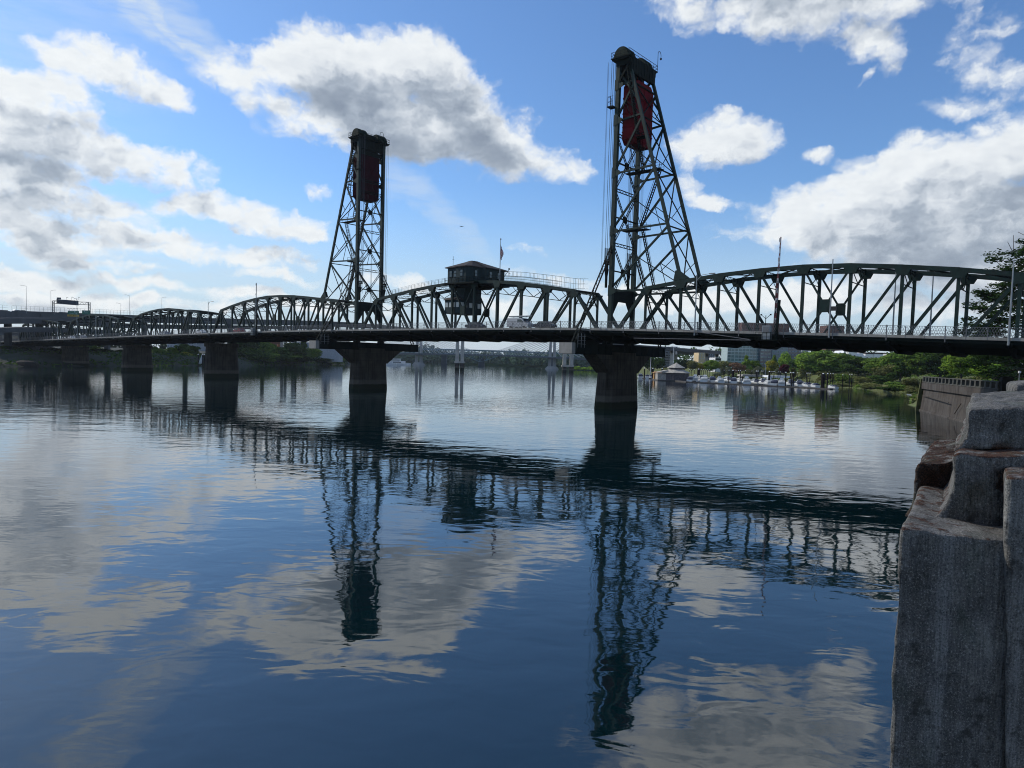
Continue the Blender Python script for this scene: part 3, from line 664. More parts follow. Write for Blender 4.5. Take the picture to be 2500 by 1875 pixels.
def proto(shape, colr):
    key = (shape, colr)
    if key in PROTO: return PROTO[key]
    base = PROTO.get(shape)
    sd_ = hash(shape) % 97 if False else {'round': 3, 'tall': 5, 'cone': 7, 'loose': 9, 'bush': 11, 'big': 13, 'small': 15}[shape]
    if base is None:      # unit trees 10 m tall
        mb = MB(); tb = MB()
        if shape == 'round': crown(mb, (0, 0, 5.4), 4.6, 4.9, 4200, .78, 18, sd_); trunkmb(tb, 8, .28, sd_)
        if shape == 'small': crown(mb, (0, 0, 5.2), 4.4, 5.0, 1500, 1.15, 12, sd_); trunkmb(tb, 8, .28, sd_)
        if shape == 'tall': crown(mb, (0, 0, 5.3), 2.5, 5.0, 3000, .62, 16, sd_); trunkmb(tb, 8.5, .24, sd_, .6)
        if shape == 'cone': crown(mb, (0, 0, 5.2), 2.9, 5.2, 3000, .6, 18, sd_, cone=1.0); trunkmb(tb, 9, .22, sd_, .4)
        if shape == 'loose': crown(mb, (0, 0, 5.6), 4.9, 4.7, 3000, .7, 24, sd_); trunkmb(tb, 9, .3, sd_, 1.3)
        if shape == 'bush': crown(mb, (0, 0, 4.6), 6.6, 5.6, 2200, 1.0, 14, sd_); trunkmb(tb, 5, .3, sd_, 1.0)
        me1 = mb.build('crown', LEAF['mid']); me2 = tb.build('trunk', BARK)
        base = (me1.data, me2.data); bpy.data.objects.remove(me1); bpy.data.objects.remove(me2); PROTO[shape] = base
    me = base[0].copy(); me.materials.clear(); me.materials.append(LEAF[colr])
    PROTO[key] = (me, base[1]); return PROTO[key]
TI = [0]
def tree(shape, colr, loc, h, w, label, group=None, cat='tree'):
    TI[0] += 1; r = random.Random(TI[0]*7+1)
    me, mt = proto(shape, colr)
    o = bpy.data.objects.new('bush' if cat == 'bush' else 'tree', None); COL.objects.link(o); o.location = loc; o.rotation_euler = (0, 0, r.random()*6.28)
    bw = {'round': 9.6, 'small': 9.4, 'tall': 5.6, 'cone': 5.4, 'loose': 10, 'bush': 13}[shape]
    o.scale = (w/bw, w/bw, h/10); o['label'] = label; o['category'] = cat
    if group: o['group'] = group
    for nm, d in (('crown', me), ('trunk', mt)):
        if shape == 'bush' and nm == 'trunk': continue
        c = bpy.data.objects.new(nm, d); COL.objects.link(c); c.parent = o
    return o
def ptree(shape, colr, x, Y, ytop, wpx, ybase_z, label, group=None, cat='tree'):
    top = at(x, ytop, Y); z0 = ybase_z; return tree(shape, colr, (top.x, Y, z0-.2), max(1.5, top.z-z0), wpx*Y/FPX, label, group, cat)
GT = 'trees on the right bank beyond the bridge'
# right bank, from the pier outwards to the right
for a in [('tall','dark',1583,470,868,42,5,'dark tree right of the big pier, nearest to it, behind the white boat'),
 ('round','dark',1606,480,873,36,5,'dusky green tree left of the pyramid roofed float house'),
 ('round','shade',1668,455,878,30,5,'dark tree rising right behind the pyramid roof'),
 ('loose','olive',1690,440,880,30,5,'olive tree right of the pyramid roof, under the ramp column'),
 ('loose','yellow',1712,445,886,34,5,'yellowish tree between two ramp columns'),
 ('round','bright',1735,430,878,38,5,'bright green tree left of the low dark glass building'),
 ('loose','olive',1768,440,880,40,5,'bare looking olive tree right of the low dark glass building'),
 ('bush','rust',1800,425,884,40,5,'rust coloured shrub below the glass apartments'),
 ('cone','bright',1822,430,864,30,5,'bright pointed tree left of centre before the glass apartments'),
 ('round','mid',1846,435,880,40,5,'low rounded green tree in front of the glass apartments'),
 ('cone','bright',1892,425,863,24,5,'narrow pointed tree in front of the blue apartments'),
 ('round','yellow',1885,400,880,34,5,'yellow leaved tree beside the maroon tree'),
 ('tall','bright',1919,425,860,34,5,'tall light green tree above the maroon tree'),
 ('round','dark',1944,430,876,40,5,'dark green tree between the maroon tree and the big pale tree'),
 ('round','maroon',1916,385,889,26,5,'maroon leaved tree above the marina piles'),
 ('round','mid',2000,380,855,100,6,'large pale green tree right of the blue apartments'),
 ('round','bright',1978,392,860,60,6,'yellow green left flank tree of the large pale crown'),
 ('round','mid',2048,375,862,86,6,'broad mid green tree left of the white gabled condos'),
 ('round','dark',2098,345,870,80,6,'dark broad tree under the white gabled condos'),
 ('loose','mid',2140,330,872,70,6,'mid green tree right under the white gabled condos'),
 ('bush','olive',2170,300,888,64,5,'olive bush on the bank slope left of the seawall'),
 ('round','mid',2190,320,862,80,6,'tall green tree right of the white condos'),
 ('cone','dark',2200,285,880,54,5,'dark leaning shrub tree on the slope, left of the seawall railing'),
 ('round','mid',2245,285,855,90,7,'green tree just above the left end of the seawall'),
 ('round','dark',2300,280,850,100,7,'dark green tree above the middle of the seawall railing'),
 ('loose','bright',2350,235,862,90,7,'sunlit yellow green tree above the seawall railing'),
 ('round','dark',2410,250,850,110,7,'dark tree above the right part of the seawall railing'),
 ('round','bright',2415,215,885,70,7,'low light green tree just behind the seawall railing at right'),
 ('round','shade',2480,230,840,120,7,'very dark tree at the right edge under the bridge'),
 ('bush','shade',2470,190,898,90,6.5,'black shrub by the right edge under the bridge')]:
    ptree(*a[:7], a[7], GT, 'bush' if a[0] == 'bush' else 'tree')
GB = 'shrubs along the right bank'
for i, (x, Y, yt, w, c) in enumerate([(1590,450,895,20,'grey'),(1625,430,898,24,'olive'),(1765,405,896,16,'grey'),(1780,402,895,18,'grey'),(1830,400,899,20,'olive'),(1850,395,893,20,'grey'),(1868,395,900,18,'grey'),(1900,388,898,20,'grey'),(1938,385,897,16,'olive'),(1960,380,898,20,'olive')]):
    ptree('bush', c, x, Y, yt, w, 3.5, ['first','second','third','fourth','fifth','sixth','seventh','eighth','ninth','tenth'][i]+' low '+('pale' if c == 'grey' else 'olive')+' shrub from the left behind the marina', GB, 'bush')
for i, (x, Y, yt, w) in enumerate([(2015,350,906,50),(2060,335,912,50),(2105,310,918,54),(2150,290,915,60),(2060,300,935,50),(2130,275,934,60),(2190,262,930,64),(2225,245,922,60),(2165,262,945,50),(2228,240,942,44)]):
    ptree('bush', ['olive','mid','olive','dark','olive'][i % 5], x, Y, yt, w, 1.2 if yt > 925 else 3, ['topmost left','second upper','third upper','fourth upper','lowest left','second lower','rightmost upper','right end upper','third lower','rightmost lower'][i]+' tangled bush of the grassy bank left of the seawall', 'bushes of the grassy bank', 'bush')
# left bank
GL = 'trees of the left bank'
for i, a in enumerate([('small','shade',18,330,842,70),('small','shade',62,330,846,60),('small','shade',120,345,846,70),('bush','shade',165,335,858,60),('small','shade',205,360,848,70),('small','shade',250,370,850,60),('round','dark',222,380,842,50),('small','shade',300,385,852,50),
  ('round','dark',376,420,846,34),('round','mid',392,415,850,32),('small','mid',418,425,846,34),('small','dark',445,440,838,50),('small','dark',470,440,842,44),('bush','yellow',455,425,858,26),
  ('round','dark',598,480,826,70),('round','mid',640,490,832,56),('bush','dark',618,470,850,60),('bush','mid',655,478,860,50),('small','dark',688,500,846,60),('tall','dark',668,500,842,34),('round','dark',722,520,836,52),('cone','dark',742,520,828,34),('loose','mid',760,520,848,44),('bush','dark',700,495,866,70),('bush','shade',742,505,868,70),('bush','dark',790,560,874,50),('round','bright',832,590,862,30),('bush','dark',855,600,872,36)]):
    pos = ['first','second','third','fourth','fifth','sixth','seventh','eighth','ninth','tenth','eleventh','twelfth','thirteenth','fourteenth','fifteenth','sixteenth','seventeenth','eighteenth','nineteenth','twentieth','twenty-first','twenty-second','twenty-third','twenty-fourth','twenty-fifth','twenty-sixth','twenty-seventh','twenty-eighth'][i]
    ptree(a[0], a[1], a[2], a[3], a[4], a[5]*1.15, 3.0, pos+' '+{'shade':'nearly black','dark':'dark green','mid':'mid green','bright':'light green','yellow':'yellowish'}[a[1]]+(' bush' if a[0] == 'bush' else ' tree')+' counted along the left bank', GL, 'bush' if a[0] == 'bush' else 'tree')
# distant woods: nobody could count them
def wood(name, label, spots, colr, ls, n):
    m = MB()
    for i, (x, Y, yt, w) in enumerate(spots):
        t = at(x, yt, Y); rx = w*Y/FPX/2; z0 = 1.0; rz = (t.z-z0)/2*1.1
        crown(m, (t.x, Y, z0+rz*.95), rx, rz, n, ls, 8, i)
        crown(m, (t.x+rx*.4, Y-rx*.5, z0+rz*.45), rx*1.25, rz*.55, n//2, ls, 6, i+500)
    o = m.build(name, LEAF[colr], kind='stuff'); o['label'] = label; o['category'] = 'woods'; return o
r = random.Random(5)
sp = []
for i in range(46): x = 1238+i*6.6+r.uniform(-3, 3); sp.append((x, 900-(x-1238)*.28+r.uniform(0, 60), (857 if x < 1300 else 860+(x-1300)*.03)+r.uniform(-5, 6), r.uniform(16, 26)))
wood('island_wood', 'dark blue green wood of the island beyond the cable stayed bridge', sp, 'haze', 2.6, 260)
sp = []
for i in range(60): x = 930+i*5.6; sp.append((x, 1180+r.uniform(-60, 160), 862+r.uniform(-6, 6)-10*math.exp(-((x-1040)/45)**2)*2.0, r.uniform(18, 30)))
for i in range(26): x = 935+i*11; sp.append((x, 1120, 872+r.uniform(-5, 4), r.uniform(16, 26)))
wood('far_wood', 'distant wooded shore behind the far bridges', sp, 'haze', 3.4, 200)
sp = [(1450+i*9, 648, 896+r.uniform(-3, 2)-max(0, i-2)*.4, 16) for i in range(8)]+[(1405+i*7, 660, 897+r.uniform(-3, 2), 14) for i in range(6)]
wood('point_scrub', 'light green scrub on the low point left of the nearest pier', sp, 'bright', 1.6, 240)
sp = [(x, 600+r.uniform(0, 200), 850+r.uniform(-4, 10), 40) for x in range(1560, 1760, 22)]+[(x, 560, 840+r.uniform(0, 14), 60) for x in range(1980, 2500, 40)]
wood('hillside_wood', 'wooded background behind the right bank buildings', sp, 'dark', 2.2, 240)
sp = [(x, 520+(x*.3), (803 if x < 340 else 838)+r.uniform(-4, 6), 60) for x in range(-60, 560, 30)]
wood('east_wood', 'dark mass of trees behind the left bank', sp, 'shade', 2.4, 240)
# tangled ground cover on the slopes
m = MB(); r = random.Random(9)
for (x0, x1, Ya, Yb, N) in ((105, 168, 190, 345, 9000), (110, 160, 345, 460, 3500)):
    for i in range(N):
        Y = r.uniform(Ya, Yb); sh = None
        for (ax, ay), (bx, by) in zip(R_SHORE, R_SHORE[1:]):
            if ay <= Y <= by: sh = ax+(bx-ax)*(Y-ay)/(by-ay)
        off = r.uniform(.5, 30); z = (off*.28 if off < 14 else 4.0+(off-14)*.22); 
        p = V((sh+off+r.uniform(-1, 1), Y, z+r.uniform(-.2, .9))); a = V((r.uniform(-1, 1), r.uniform(-1, 1), r.uniform(-.2, .8))).normalized()*r.uniform(.3, 1.0); b = a.cross(V((r.uniform(-1, 1), r.uniform(-1, 1), .6))).normalized()*.35
        m.cur = 0 if noise.noise(p*.07) > -.05 else 1
        m.face([p-a, p+b, p+a, p-b])
o = m.build('ground_cover', [LEAF['olive'], LEAF['mid']], kind='stuff'); tag(o, 'tangled brambles and long grass covering the right bank slope', 'ground cover')
m = MB(); r = random.Random(19)
for i in range(7000):
    Y = r.uniform(215, 620); sh = None
    for (ax, ay), (bx, by) in zip(L_SHORE, L_SHORE[1:]):
        if ay <= Y <= by: sh = ax+(bx-ax)*(Y-ay)/(by-ay)
    off = r.uniform(0, 26); z = off*.3 if off < 14 else 4.2+(off-14)*.16
    p = V((sh-off, Y, z+r.uniform(-.2, .9))); a = V((r.uniform(-1, 1), r.uniform(-1, 1), r.uniform(-.2, .8))).normalized()*r.uniform(.4, 1.2); b = a.cross(V((r.uniform(-1, 1), r.uniform(-1, 1), .6))).normalized()*.45
    m.face([p-a, p+b, p+a, p-b])
o = m.build('ground_cover', [LEAF['dark']], kind='stuff'); tag(o, 'dark scrub covering the left bank slope', 'ground cover')
# the big tree behind the near end of the bridge
bt = thing('maple_tree', 'big leafy tree rising above the bridge at the right edge', 'tree', (127, 160, 6.5))
m = MB(); r = random.Random(31)
cc = at(2570, 735, 158)
tips = []
def limb(p, d, L, rad, dep):
    q = p+d*L; m.tube(p, q, rad, 7 if dep < 2 else 5, rad*.66)
    if dep >= 4: tips.append(q); return
    if dep >= 2: tips.append(q)
    for i in range(3 if dep < 3 else 3):
        a = d.orthogonal().normalized(); a = Matrix.Rotation(i*2.1+r.random(), 3, d) @ a
        nd = (d*.75+a*(.62+.25*r.random())+V((0, 0, .02))).normalized(); limb(q, nd, L*(.66+.16*r.random()), rad*.62, dep+1)
base = V((127, 160, 6)); 
m.tube(base-V((0, 0, 1)), base+V((0, 0, 14)), .7, 9, .45)
for (h, dx, dy, dz, L) in ((12, 0, 0, 1, 9.5), (3, -.75, -.1, .6, 9.5), (6, -.6, .3, .8, 10), (2, -.95, .1, .25, 9), (10, -.45, -.3, .9, 11), (13, -.7, .1, .75, 10), (13, .2, .2, 1, 11), (8, -.9, 0, .45, 9.5), (5, .5, -.5, .7, 9)): limb(base+V((0, 0, h)), V((dx, dy, dz)).normalized(), L, .32, 1)
m.build('trunk', BARK, bt)
m = MB()
for t in tips:
    if r.random() < .03 or t.z > 37: continue
    nn = 120; R_ = r.uniform(1.6, 3.0)
    for i in range(nn):
        d = V((r.gauss(0, 1), r.gauss(0, 1), r.gauss(0, .45))); d = d.normalized()*R_*r.random()**.45; d.z *= .55
        p = t+d; nr = V((r.uniform(-.6, .6), r.uniform(-.6, .6), 1)).normalized(); a = Matrix.Rotation(r.random()*6.3, 3, nr) @ nr.orthogonal().normalized(); b = nr.cross(a); s = r.uniform(.4, .95)
        m.face([p-a*s*.5, p-a*s*.1+b*s*.4, p+a*s*.5, p-a*s*.1-b*s*.4])
m.build('crown', leafmat('maple_leaves', (.014, .036, .010), (.04, .08, .018)), bt)
# ------------------------------------------------------------------ control house on the lift span
HOUSE = mat('house_green_siding', (.016, .032, .035), .7, var=.2, vscale=2, streak=.3, spec=.2)
ROOFD = mat('dark_shingle_roof', (.022, .018, .018), .85, var=.3, vscale=4)
GLASSW = mat('pale_window_glass', (.42, .44, .42), .15)
hs = thing('control_house', 'green two part control house with hipped roof on the lift span truss', 'control house', B(-240.2, TW/2, 25.1))
def ring_(z, pts, g=0.0):
    cs = sum(p[0] for p in pts)/len(pts); cv = sum(p[1] for p in pts)/len(pts)
    return [B(cs+(p[0]-cs)*(1+g), cv+(p[1]-cv)*(1+g), z) for p in pts]
HP = [(-243.6, -1.0), (-240.3, -1.0), (-240.3, -1.6), (-237.4, -1.6), (-236.6, -.6), (-236.6, 2.4), (-235.8, 2.8), (-235.8, 9.0), (-243.6, 9.0)]
m = MB(); m.loft([ring_(24.9, HP), ring_(28.2, HP)]); m.build('wall', HOUSE, hs)
m = MB(); m.loft([ring_(28.2, HP, .13), ring_(28.36, HP, .13), ring_(29.6, HP, -.72), ring_(29.85, HP, -.85)]); rf = m.build('roof', ROOFD, hs)
m = MB(); m.tube(B(-243, 0, 29), B(-243, 0, 31), .04, 5); m.beam(B(-243.3, 0, 30.2), B(-242.7, 0, 30.2), .04, .04, EZ); m.build('antenna', STEELD, rf)
m = MB(); m.beam(B(-235.8, 9, 27), B(-234.8, 9.4, 28.6), .08, .08, EZ); m.tube(B(-234.8, 9.4, 28.5), B(-234.8, 9.4, 28.9), .16, 6); m.beam(B(-235.2, 9.2, 28), B(-234.4, 9.5, 27.6), .07, .07, EZ); m.build('siren_bracket', STEELD, rf)
for s_, v_, n_ in ((-242.6, -1.0, 0), (-241.2, -1.0, 0), (-238.7, -1.6, 0), (-236.6, 0.6, 1), (-235.8, 4.4, 1), (-235.8, 7.0, 1)):
    if n_ == 0: c = B(s_, v_-.03, 26.9); ax = (ES, EV, EZ)
    else: c = B(s_+.03, v_, 26.9); ax = (EV, ES, EZ)
    m = MB(); m.box(c, (.85, .08, 1.5), ax); w = m.build('window', STEELD, hs)
    m = MB(); o_ = -EV*.05 if n_ == 0 else ES*.05
    m.box(c+o_+EZ*.36, (.68, .03, .58), ax); m.box(c+o_-EZ*.33, (.68, .03, .62), ax); m.build('pane', GLASSD, w)
m = MB(); m.box(B(-239.6, 4, 24.75), (9.5, 11.6, .3), (ES, EV, EZ)); m.box(B(-240.6, 3.9, 24.3), (5.6, 6.4, .6), (ES, EV, EZ)); m.build('floor', STEELD, hs)
m = MB()
for a_, b_ in ((B(-243.8, -1.7, 0), B(-235.2, -1.7, 0)), (B(-235.2, -1.7, 0), B(-235.2, 9.6, 0))):
    for z in (25.5, 26.0): m.beam(a_+EZ*z, b_+EZ*z, .06, .06, EZ)
    for i in range(9): q = a_.lerp(b_, i/8); m.beam(q+EZ*24.8, q+EZ*26.0, .06, .06, ES)
m.build('balcony_rail', STEELD, hs)
m = MB(); m.prism([B(-244.6, 1.0, 24.4), B(-240.4, 1.0, 24.4), B(-240.6, 1.0, 21.4), B(-244.6, 1.0, 21.4)], EV*5.6); 
m.prism([B(s, 1.0, z) for s, z in ((-241.5, 24.5), (-239.9, 24.5), (-241.0, 21.0), (-241.5, 21.0))], EV*3.8); m.build('shaft', HOUSE, hs)
m = MB(); m.box(B(-243.3, 3.8, 19.9), (4.8, 6.9, 3.0), (ES, EV, EZ)); cb = m.build('operator_cabin', HOUSE, hs)
m = MB(); m.loft([[B(-243.3+i*a, 3.8+j*b, z) for i, j in ((-1, -1), (1, -1), (1, 1), (-1, 1))] for a, b, z in ((2.7, 3.75, 21.4), (2.7, 3.75, 21.5), (2.0, 3.1, 22.0))]); m.build('cabin_roof', ROOFD, cb)
for i in range(4):
    m = MB(); m.box(B(-245.1+i*1.15, .33, 20.35), (.8, .05, 1.05), (ES, EV, EZ)); m.build('pane', GLASSW, cb)
for i in range(5):
    m = MB(); m.box(B(-240.88, 1.0+i*1.35, 20.35), (.05, .95, 1.05), (ES, EV, EZ)); m.build('pane', GLASSW if i % 2 == 0 else GLASSD, cb)
for i in range(2):
    m = MB(); m.box(B(-243.9+i*.9, .96, 23.0), (.6, .05, .8), (ES, EV, EZ)); m.build('pane', GLASSW, hs)
# walkway rails along the top chord of the lift span
def chz(s):
    for i in range(1, 10):
        if LS[i] <= s <= LS[i+1]: return LZ[i]+(LZ[i+1]-LZ[i])*(s-LS[i])/(LS[i+1]-LS[i])
    return LZ[1] if s < LS[1] else LZ[10]
for v in (.3, 1.3):
    for a, b, h in ((LS[1], -244.4, 1.1), (-235, -214, 1.1), (-229, LS[10]+2, 2.0)):
        m = MB()
        n = int((b-a)/1.1)
        for i in range(n):
            p_, q_ = a+(b-a)*i/n, a+(b-a)*(i+1)/n; zb_ = .35
            m.beam(B(p_, v, chz(p_)+zb_), B(p_, v, chz(p_)+zb_+h), .03, .03, EV)
            for f in (1, .5, .04): m.beam(B(p_, v, chz(p_)+zb_+h*f), B(q_, v, chz(q_)+zb_+h*f), .03, .03, EV)
        m.build('walkway_rail', STEELD, LIFT)
fp = thing('flagpole', 'tall pole with a limp flag beside the control house roof', 'flagpole', B(-233.6, 5.0, 25))
m = MB(); m.tube(B(-233.6, 5, 24.6), B(-233.6, 5, 34.4), .11, 8, .06); m.tube(B(-233.6, 5, 34.4), B(-233.6, 5, 34.7), .14, 8); m.build('pole', GALV, fp)
def flagmat():
    m = bpy.data.materials.new('striped_flag_cloth'); m.use_nodes = True; k = NT(m.node_tree); b = m.node_tree.nodes['Principled BSDF']; b.inputs['Roughness'].default_value = .8
    uv = k.n('ShaderNodeUVMap'); s_ = k.n('ShaderNodeSeparateXYZ'); k.set(s_.inputs[0], uv.outputs[0])
    st = k.m('GREATER_THAN', k.m('FRACT', k.m('MULTIPLY', s_.outputs[1], 6.5)), .5)
    c = k.mix(st, (.30, .01, .02, 1), (.6, .6, .6, 1)); can = k.m('MULTIPLY', k.m('LESS_THAN', s_.outputs[0], .4), k.m('GREATER_THAN', s_.outputs[1], .46))
    st2 = k.n('ShaderNodeTexVoronoi'); st2.inputs['Scale'].default_value = 22; k.set(st2.inputs['Vector'], uv.outputs[0])
    k.set(b.inputs['Base Color'], k.mix(can, c, k.mix(k.m('LESS_THAN', st2.outputs['Distance'], .2), (.01, .02, .10, 1), (.6, .6, .6, 1)))); return m
me = bpy.data.meshes.new('flag'); vs = []; fs = []; NX, NZ = 18, 16
for j in range(NZ+1):
    for i in range(NX+1):
        u, w = i/NX, j/NZ; dr = u*(1.9-1.0*w)*.0; x = .08+u*(.25+.42*math.sin(PI*min(1, (1-w)*1.3))) ; y = .16*math.sin(u*13+w*2)*(.3+u); z = 33.4-(1-w)*1.5-u*(1.9*(.55+.45*(1-w)))
        vs.append(tuple(B(-233.6, 5, z)+ES*x+EV*y-V(fp.location)))
for j in range(NZ):
    for i in range(NX): a = j*(NX+1)+i; fs.append((a, a+1, a+NX+2, a+NX+1))
me.from_pydata(vs, [], fs); uvl = me.uv_layers.new(name='UVMap')
for p_ in me.polygons:
    for li in p_.loop_indices: vi = me.loops[li].vertex_index; uvl.data[li].uv = ((vi % (NX+1))/NX, (vi//(NX+1))/NZ)
me.materials.append(flagmat()); fo = bpy.data.objects.new('flag', me); COL.objects.link(fo); fo.parent = fp
# ------------------------------------------------------------------ lamps, masts, gates on the bridge
def lamp(s, v, z0, z1, arm, label, head=True, group='lamp posts of the bridge'):
    r_ = thing('lamp_post' if head else 'mast', label, 'lamp post' if head else 'mast', B(s, v, z0), group)
    m = MB(); m.tube(B(s, v, z0), B(s, v, z1), .13, 7, .07); m.build('pole', GALV, r_)
    if head:
        m = MB(); p_ = B(s, v, z1-.9); q_ = B(s, v, z1-.1)+ES*arm*.9; e_ = q_+ES*arm*1.2+EZ*.12; m.tube(p_, q_, .05, 5); m.tube(q_, e_, .045, 5); m.build('arm', GALV, r_)
        m = MB(); m.loft([[e_+ES*arm*a+EV*w*b+EZ*h for a, b in ((0, -1), (.9, -1), (.9, 1), (0, 1))] for w, h in ((.14, -.08), (.16, .0), (.08, .1))]); m.build('lamp_head', GALV, r_)
    return r_
lamp(-181.2, -7.35, 13.2, 22.7, 1, 'lamp post with single arm on the nearest span, close to the right tower')
lamp(-340.2, -7.35, 13.3, 23.4, 1, 'lamp post with curved arm, one full span left of the left tower')
lamp(-429.9, -7.35, 12.2, 20.4, 1, 'lamp post before the third low span from the left tower')
lamp(-449.8, -7.35, 12.2, 28.2, -1, 'very tall lamp post crossing the green road signs')
lamp(-140.4, -7.35, 12.0, 22.2, 0, 'bare tapering pole at the right edge in front of the big tree', False)
lamp(-161.0, -7.35, 12.9, 23.7, 0, 'thin striped mast with a small box signal, in the crossed panel of the nearest span', False)
m = MB(); m.box(B(-160.5, -7.4, 16.9), (.7, .3, .6), (ES, EV, EZ)); o = m.build('signal_box', BLACK); tag(o, 'small square signal box on the striped mast of the nearest span', 'signal'); center(o)
lamp(-152.6, TW+6.2, 13.1, 24.2, -1, 'blue grey lamp post with left arm seen through the nearest span')
lamp(-155.2, 2.4, 13.4, 22.8, 0, 'thin antenna pole seen through the nearest span, left of a post', False)
lamp(-150.6, 3.0, 13.2, 21.8, 0, 'thin antenna pole seen through the nearest span, right of a post', False)
lamp(-300.4, TW+6.4, 14.4, 21.8, 0, 'short bare pole behind the span left of the left tower', False)
lamp(-473.2, -7.35, 11.8, 19.6, 0, 'slender pole before the farthest span', False)
lamp(-500, TW+6, 11.5, 20.6, 1, 'lamp post behind the farthest spans')
STRIPE = bpy.data.materials.new('red_white_stripes'); STRIPE.use_nodes = True; k = NT(STRIPE.node_tree); g_ = k.n('ShaderNodeNewGeometry'); s_ = k.n('ShaderNodeSeparateXYZ'); k.set(s_.inputs[0], g_.outputs['Position'])
k.set(STRIPE.node_tree.nodes['Principled BSDF'].inputs['Base Color'], k.mix(k.m('GREATER_THAN', k.m('FRACT', k.m('MULTIPLY', s_.outputs[2], .7)), .5), (.12, .014, .018, 1), (.30, .29, .30, 1)))
def gate(s, z1, label, mt, top):
    z0 = zd(s); r_ = thing('barrier_gate', label, 'barrier gate', B(s, -7.8, z0-1.5), 'raised traffic gates of the bridge')
    m = MB(); m.beam(B(s+.4, -7.7, z0-1.6), B(s+.55, -7.5, z0+4.6), .32, .3, EV); m.build('post', STEELD, r_)
    m = MB()
    for e in (-.16, .16): m.beam(B(s+.1+e, -7.7, z0+1.2), B(s+.35+e*.3, -7.6, top), .06, .07, EV)
    n = 16
    for i in range(n):
        z = z0+1.2+(top-z0-1.2)*i/n; w = .16-.1*i/n; m.beam(B(s+.1+.25*i/n-w, -7.7, z), B(s+.1+.25*i/n+w, -7.7, z+(top-z0)/n), .04, .05, EV)
    for i in range(5): z = z0+2+(top-z0-2.4)*i/4; m.box(B(s+.2+.1*i/4, -7.75, z), (.22, .1, .5), (ES, EV, EZ))
    m.build('arm', mt, r_)
    m = MB(); m.box(B(s-.9, -7.85, z0-.1), (1.2, .8, 2.0), (ES, EV, EZ)); cbn = m.build('cabinet', GALV, r_)
    m = MB(); m.box(B(s-.9, -8.27, z0+.3), (.9, .03, .9), (ES, EV, EZ)); m.build('door', RAILM, cbn)
    m = MB(); m.box(B(s-.7, -7.8, z0-1.2), (3.4, 1.4, .12), (ES, EV, EZ))
    for i in range(7): q = B(s-2.4+i*3.4/6, -8.5, z0-1.2); m.beam(q, q+EZ*1.1, .05, .05, EV)
    for z in (-.65, -.1): m.beam(B(s-2.4, -8.5, z0+z), B(s+1, -8.5, z0+z), .05, .05, EV)
    for e in (-2.2, .8): m.beam(B(s+e, -8.3, z0-1.2), B(s+e, -6.6, z0-2.0), .12, .12, ES)
    m.build('service_platform', STEELD, r_)
    m = MB(); m.beam(B(s-1.2, -7.8, z0+.9), B(s-1.2, -7.8, z0+2.4), .08, .08, EV)
    for e in (-1, 1): m.beam(B(s-1.2, -7.8, z0+1.9), B(s-1.2+e*.7, -7.8, z0+2.5), .06, .06, EV); m.tube(B(s-1.2+e*.7, -7.8, z0+2.4), B(s-1.2+e*.7, -7.8, z0+2.6), .12, 6)
    m.build('warning_light_bracket', STEELD, r_); return r_
gate(-168.6, 27.3, 'red and white striped gate arm raised upright before the nearest span', STRIPE, 27.3)
gate(-312.4, 27.6, 'grey gate arm raised upright before the span left of the left tower', GALV, 27.6)
for i, (s, v, z0, h, a) in enumerate(((-208.5, -7.3, 0, 0, 0),)):
    m = MB(); z = zd(-186); m.beam(B(-192, -7.6, z-1.4), B(-172, -7.6, zd(-172)-1.3), .08, .1, EV); m.beam(B(-185, -7.6, z+.2), B(-172.2, -7.6, zd(-172)-1.2), .08, .1, EV); o = m.build('catwalk_brace', RAILM); tag(o, 'thin grey brace rods hung below the railing of the nearest span', 'brace rod'); center(o)
# ------------------------------------------------------------------ road vehicles
def car_proto(colr, van=False):
    r_ = thing('car', 'x', 'car', (0, 0, 0)); L, W_ = (4.5, 1.8) if not van else (5.6, 2.0); H = 1.42 if not van else 2.15
    m = MB()
    prof = [(-L/2, .35), (-L/2, .85), (-L/2+.15, .95), (-L*.32, 1.0), (-L*.20, H), (L*.22, H), (L*.36, 1.0), (L/2-.1, .85), (L/2, .6), (L/2, .35)] if not van else [(-L/2, .4), (-L/2, H-.1), (-L/2+.1, H), (L*.18, H), (L*.34, 1.25), (L/2-.1, 1.05), (L/2, .8), (L/2, .4)]
    rings = []
    for y, in_ in ((-W_/2, .1), (-W_/2+.08, 0), (W_/2-.08, 0), (W_/2, .1)): rings.append([V((x*(1-in_*.05), y, z-(in_*.5 if z > 1.0 else 0)*.3)) for x, z in prof])
    m.loft(rings); b_ = m.build('body', colr, r_)
    m = MB()
    for e in (-1, 1):
        y = e*(W_/2+.005)
        if not van: m.face([(-L*.29, y, 1.0), (L*.31, y, 1.0), (L*.20, y, H-.1), (-L*.18, y, H-.1)])
        else: m.face([(L*.0, y, 1.3), (L*.30, y, 1.3), (L*.17, y, H-.25), (0, y, H-.25)])
    m.face([(L*.36+.01, -W_*.4, 1.02), (L*.36+.01, W_*.4, 1.02), (L*.23, W_*.38, H-.06), (L*.23, -W_*.38, H-.06)]); m.build('window', GLASSD, r_)
    for x in (-L*.31, L*.31):
        for e in (-1, 1): m = MB(); m.tube((x, e*(W_/2-.2), .33), (x, e*(W_/2+.01), .33), .33, 12); m.build('wheel', BLACK, r_)
    for e in (-1, 1): m = MB(); m.box((L/2+.01, e*W_*.36, .72), (.04, .3, .16)); m.build('headlight', GLASSW, r_)
    return r_
cols = {'white': WHITE, 'dark': mat('dark_car_paint', (.02, .022, .03), .25), 'silver': mat('silver_car_paint', (.35, .36, .38), .3, metal=.5), 'red': mat('red_car_paint', (.2, .015, .015), .3)}
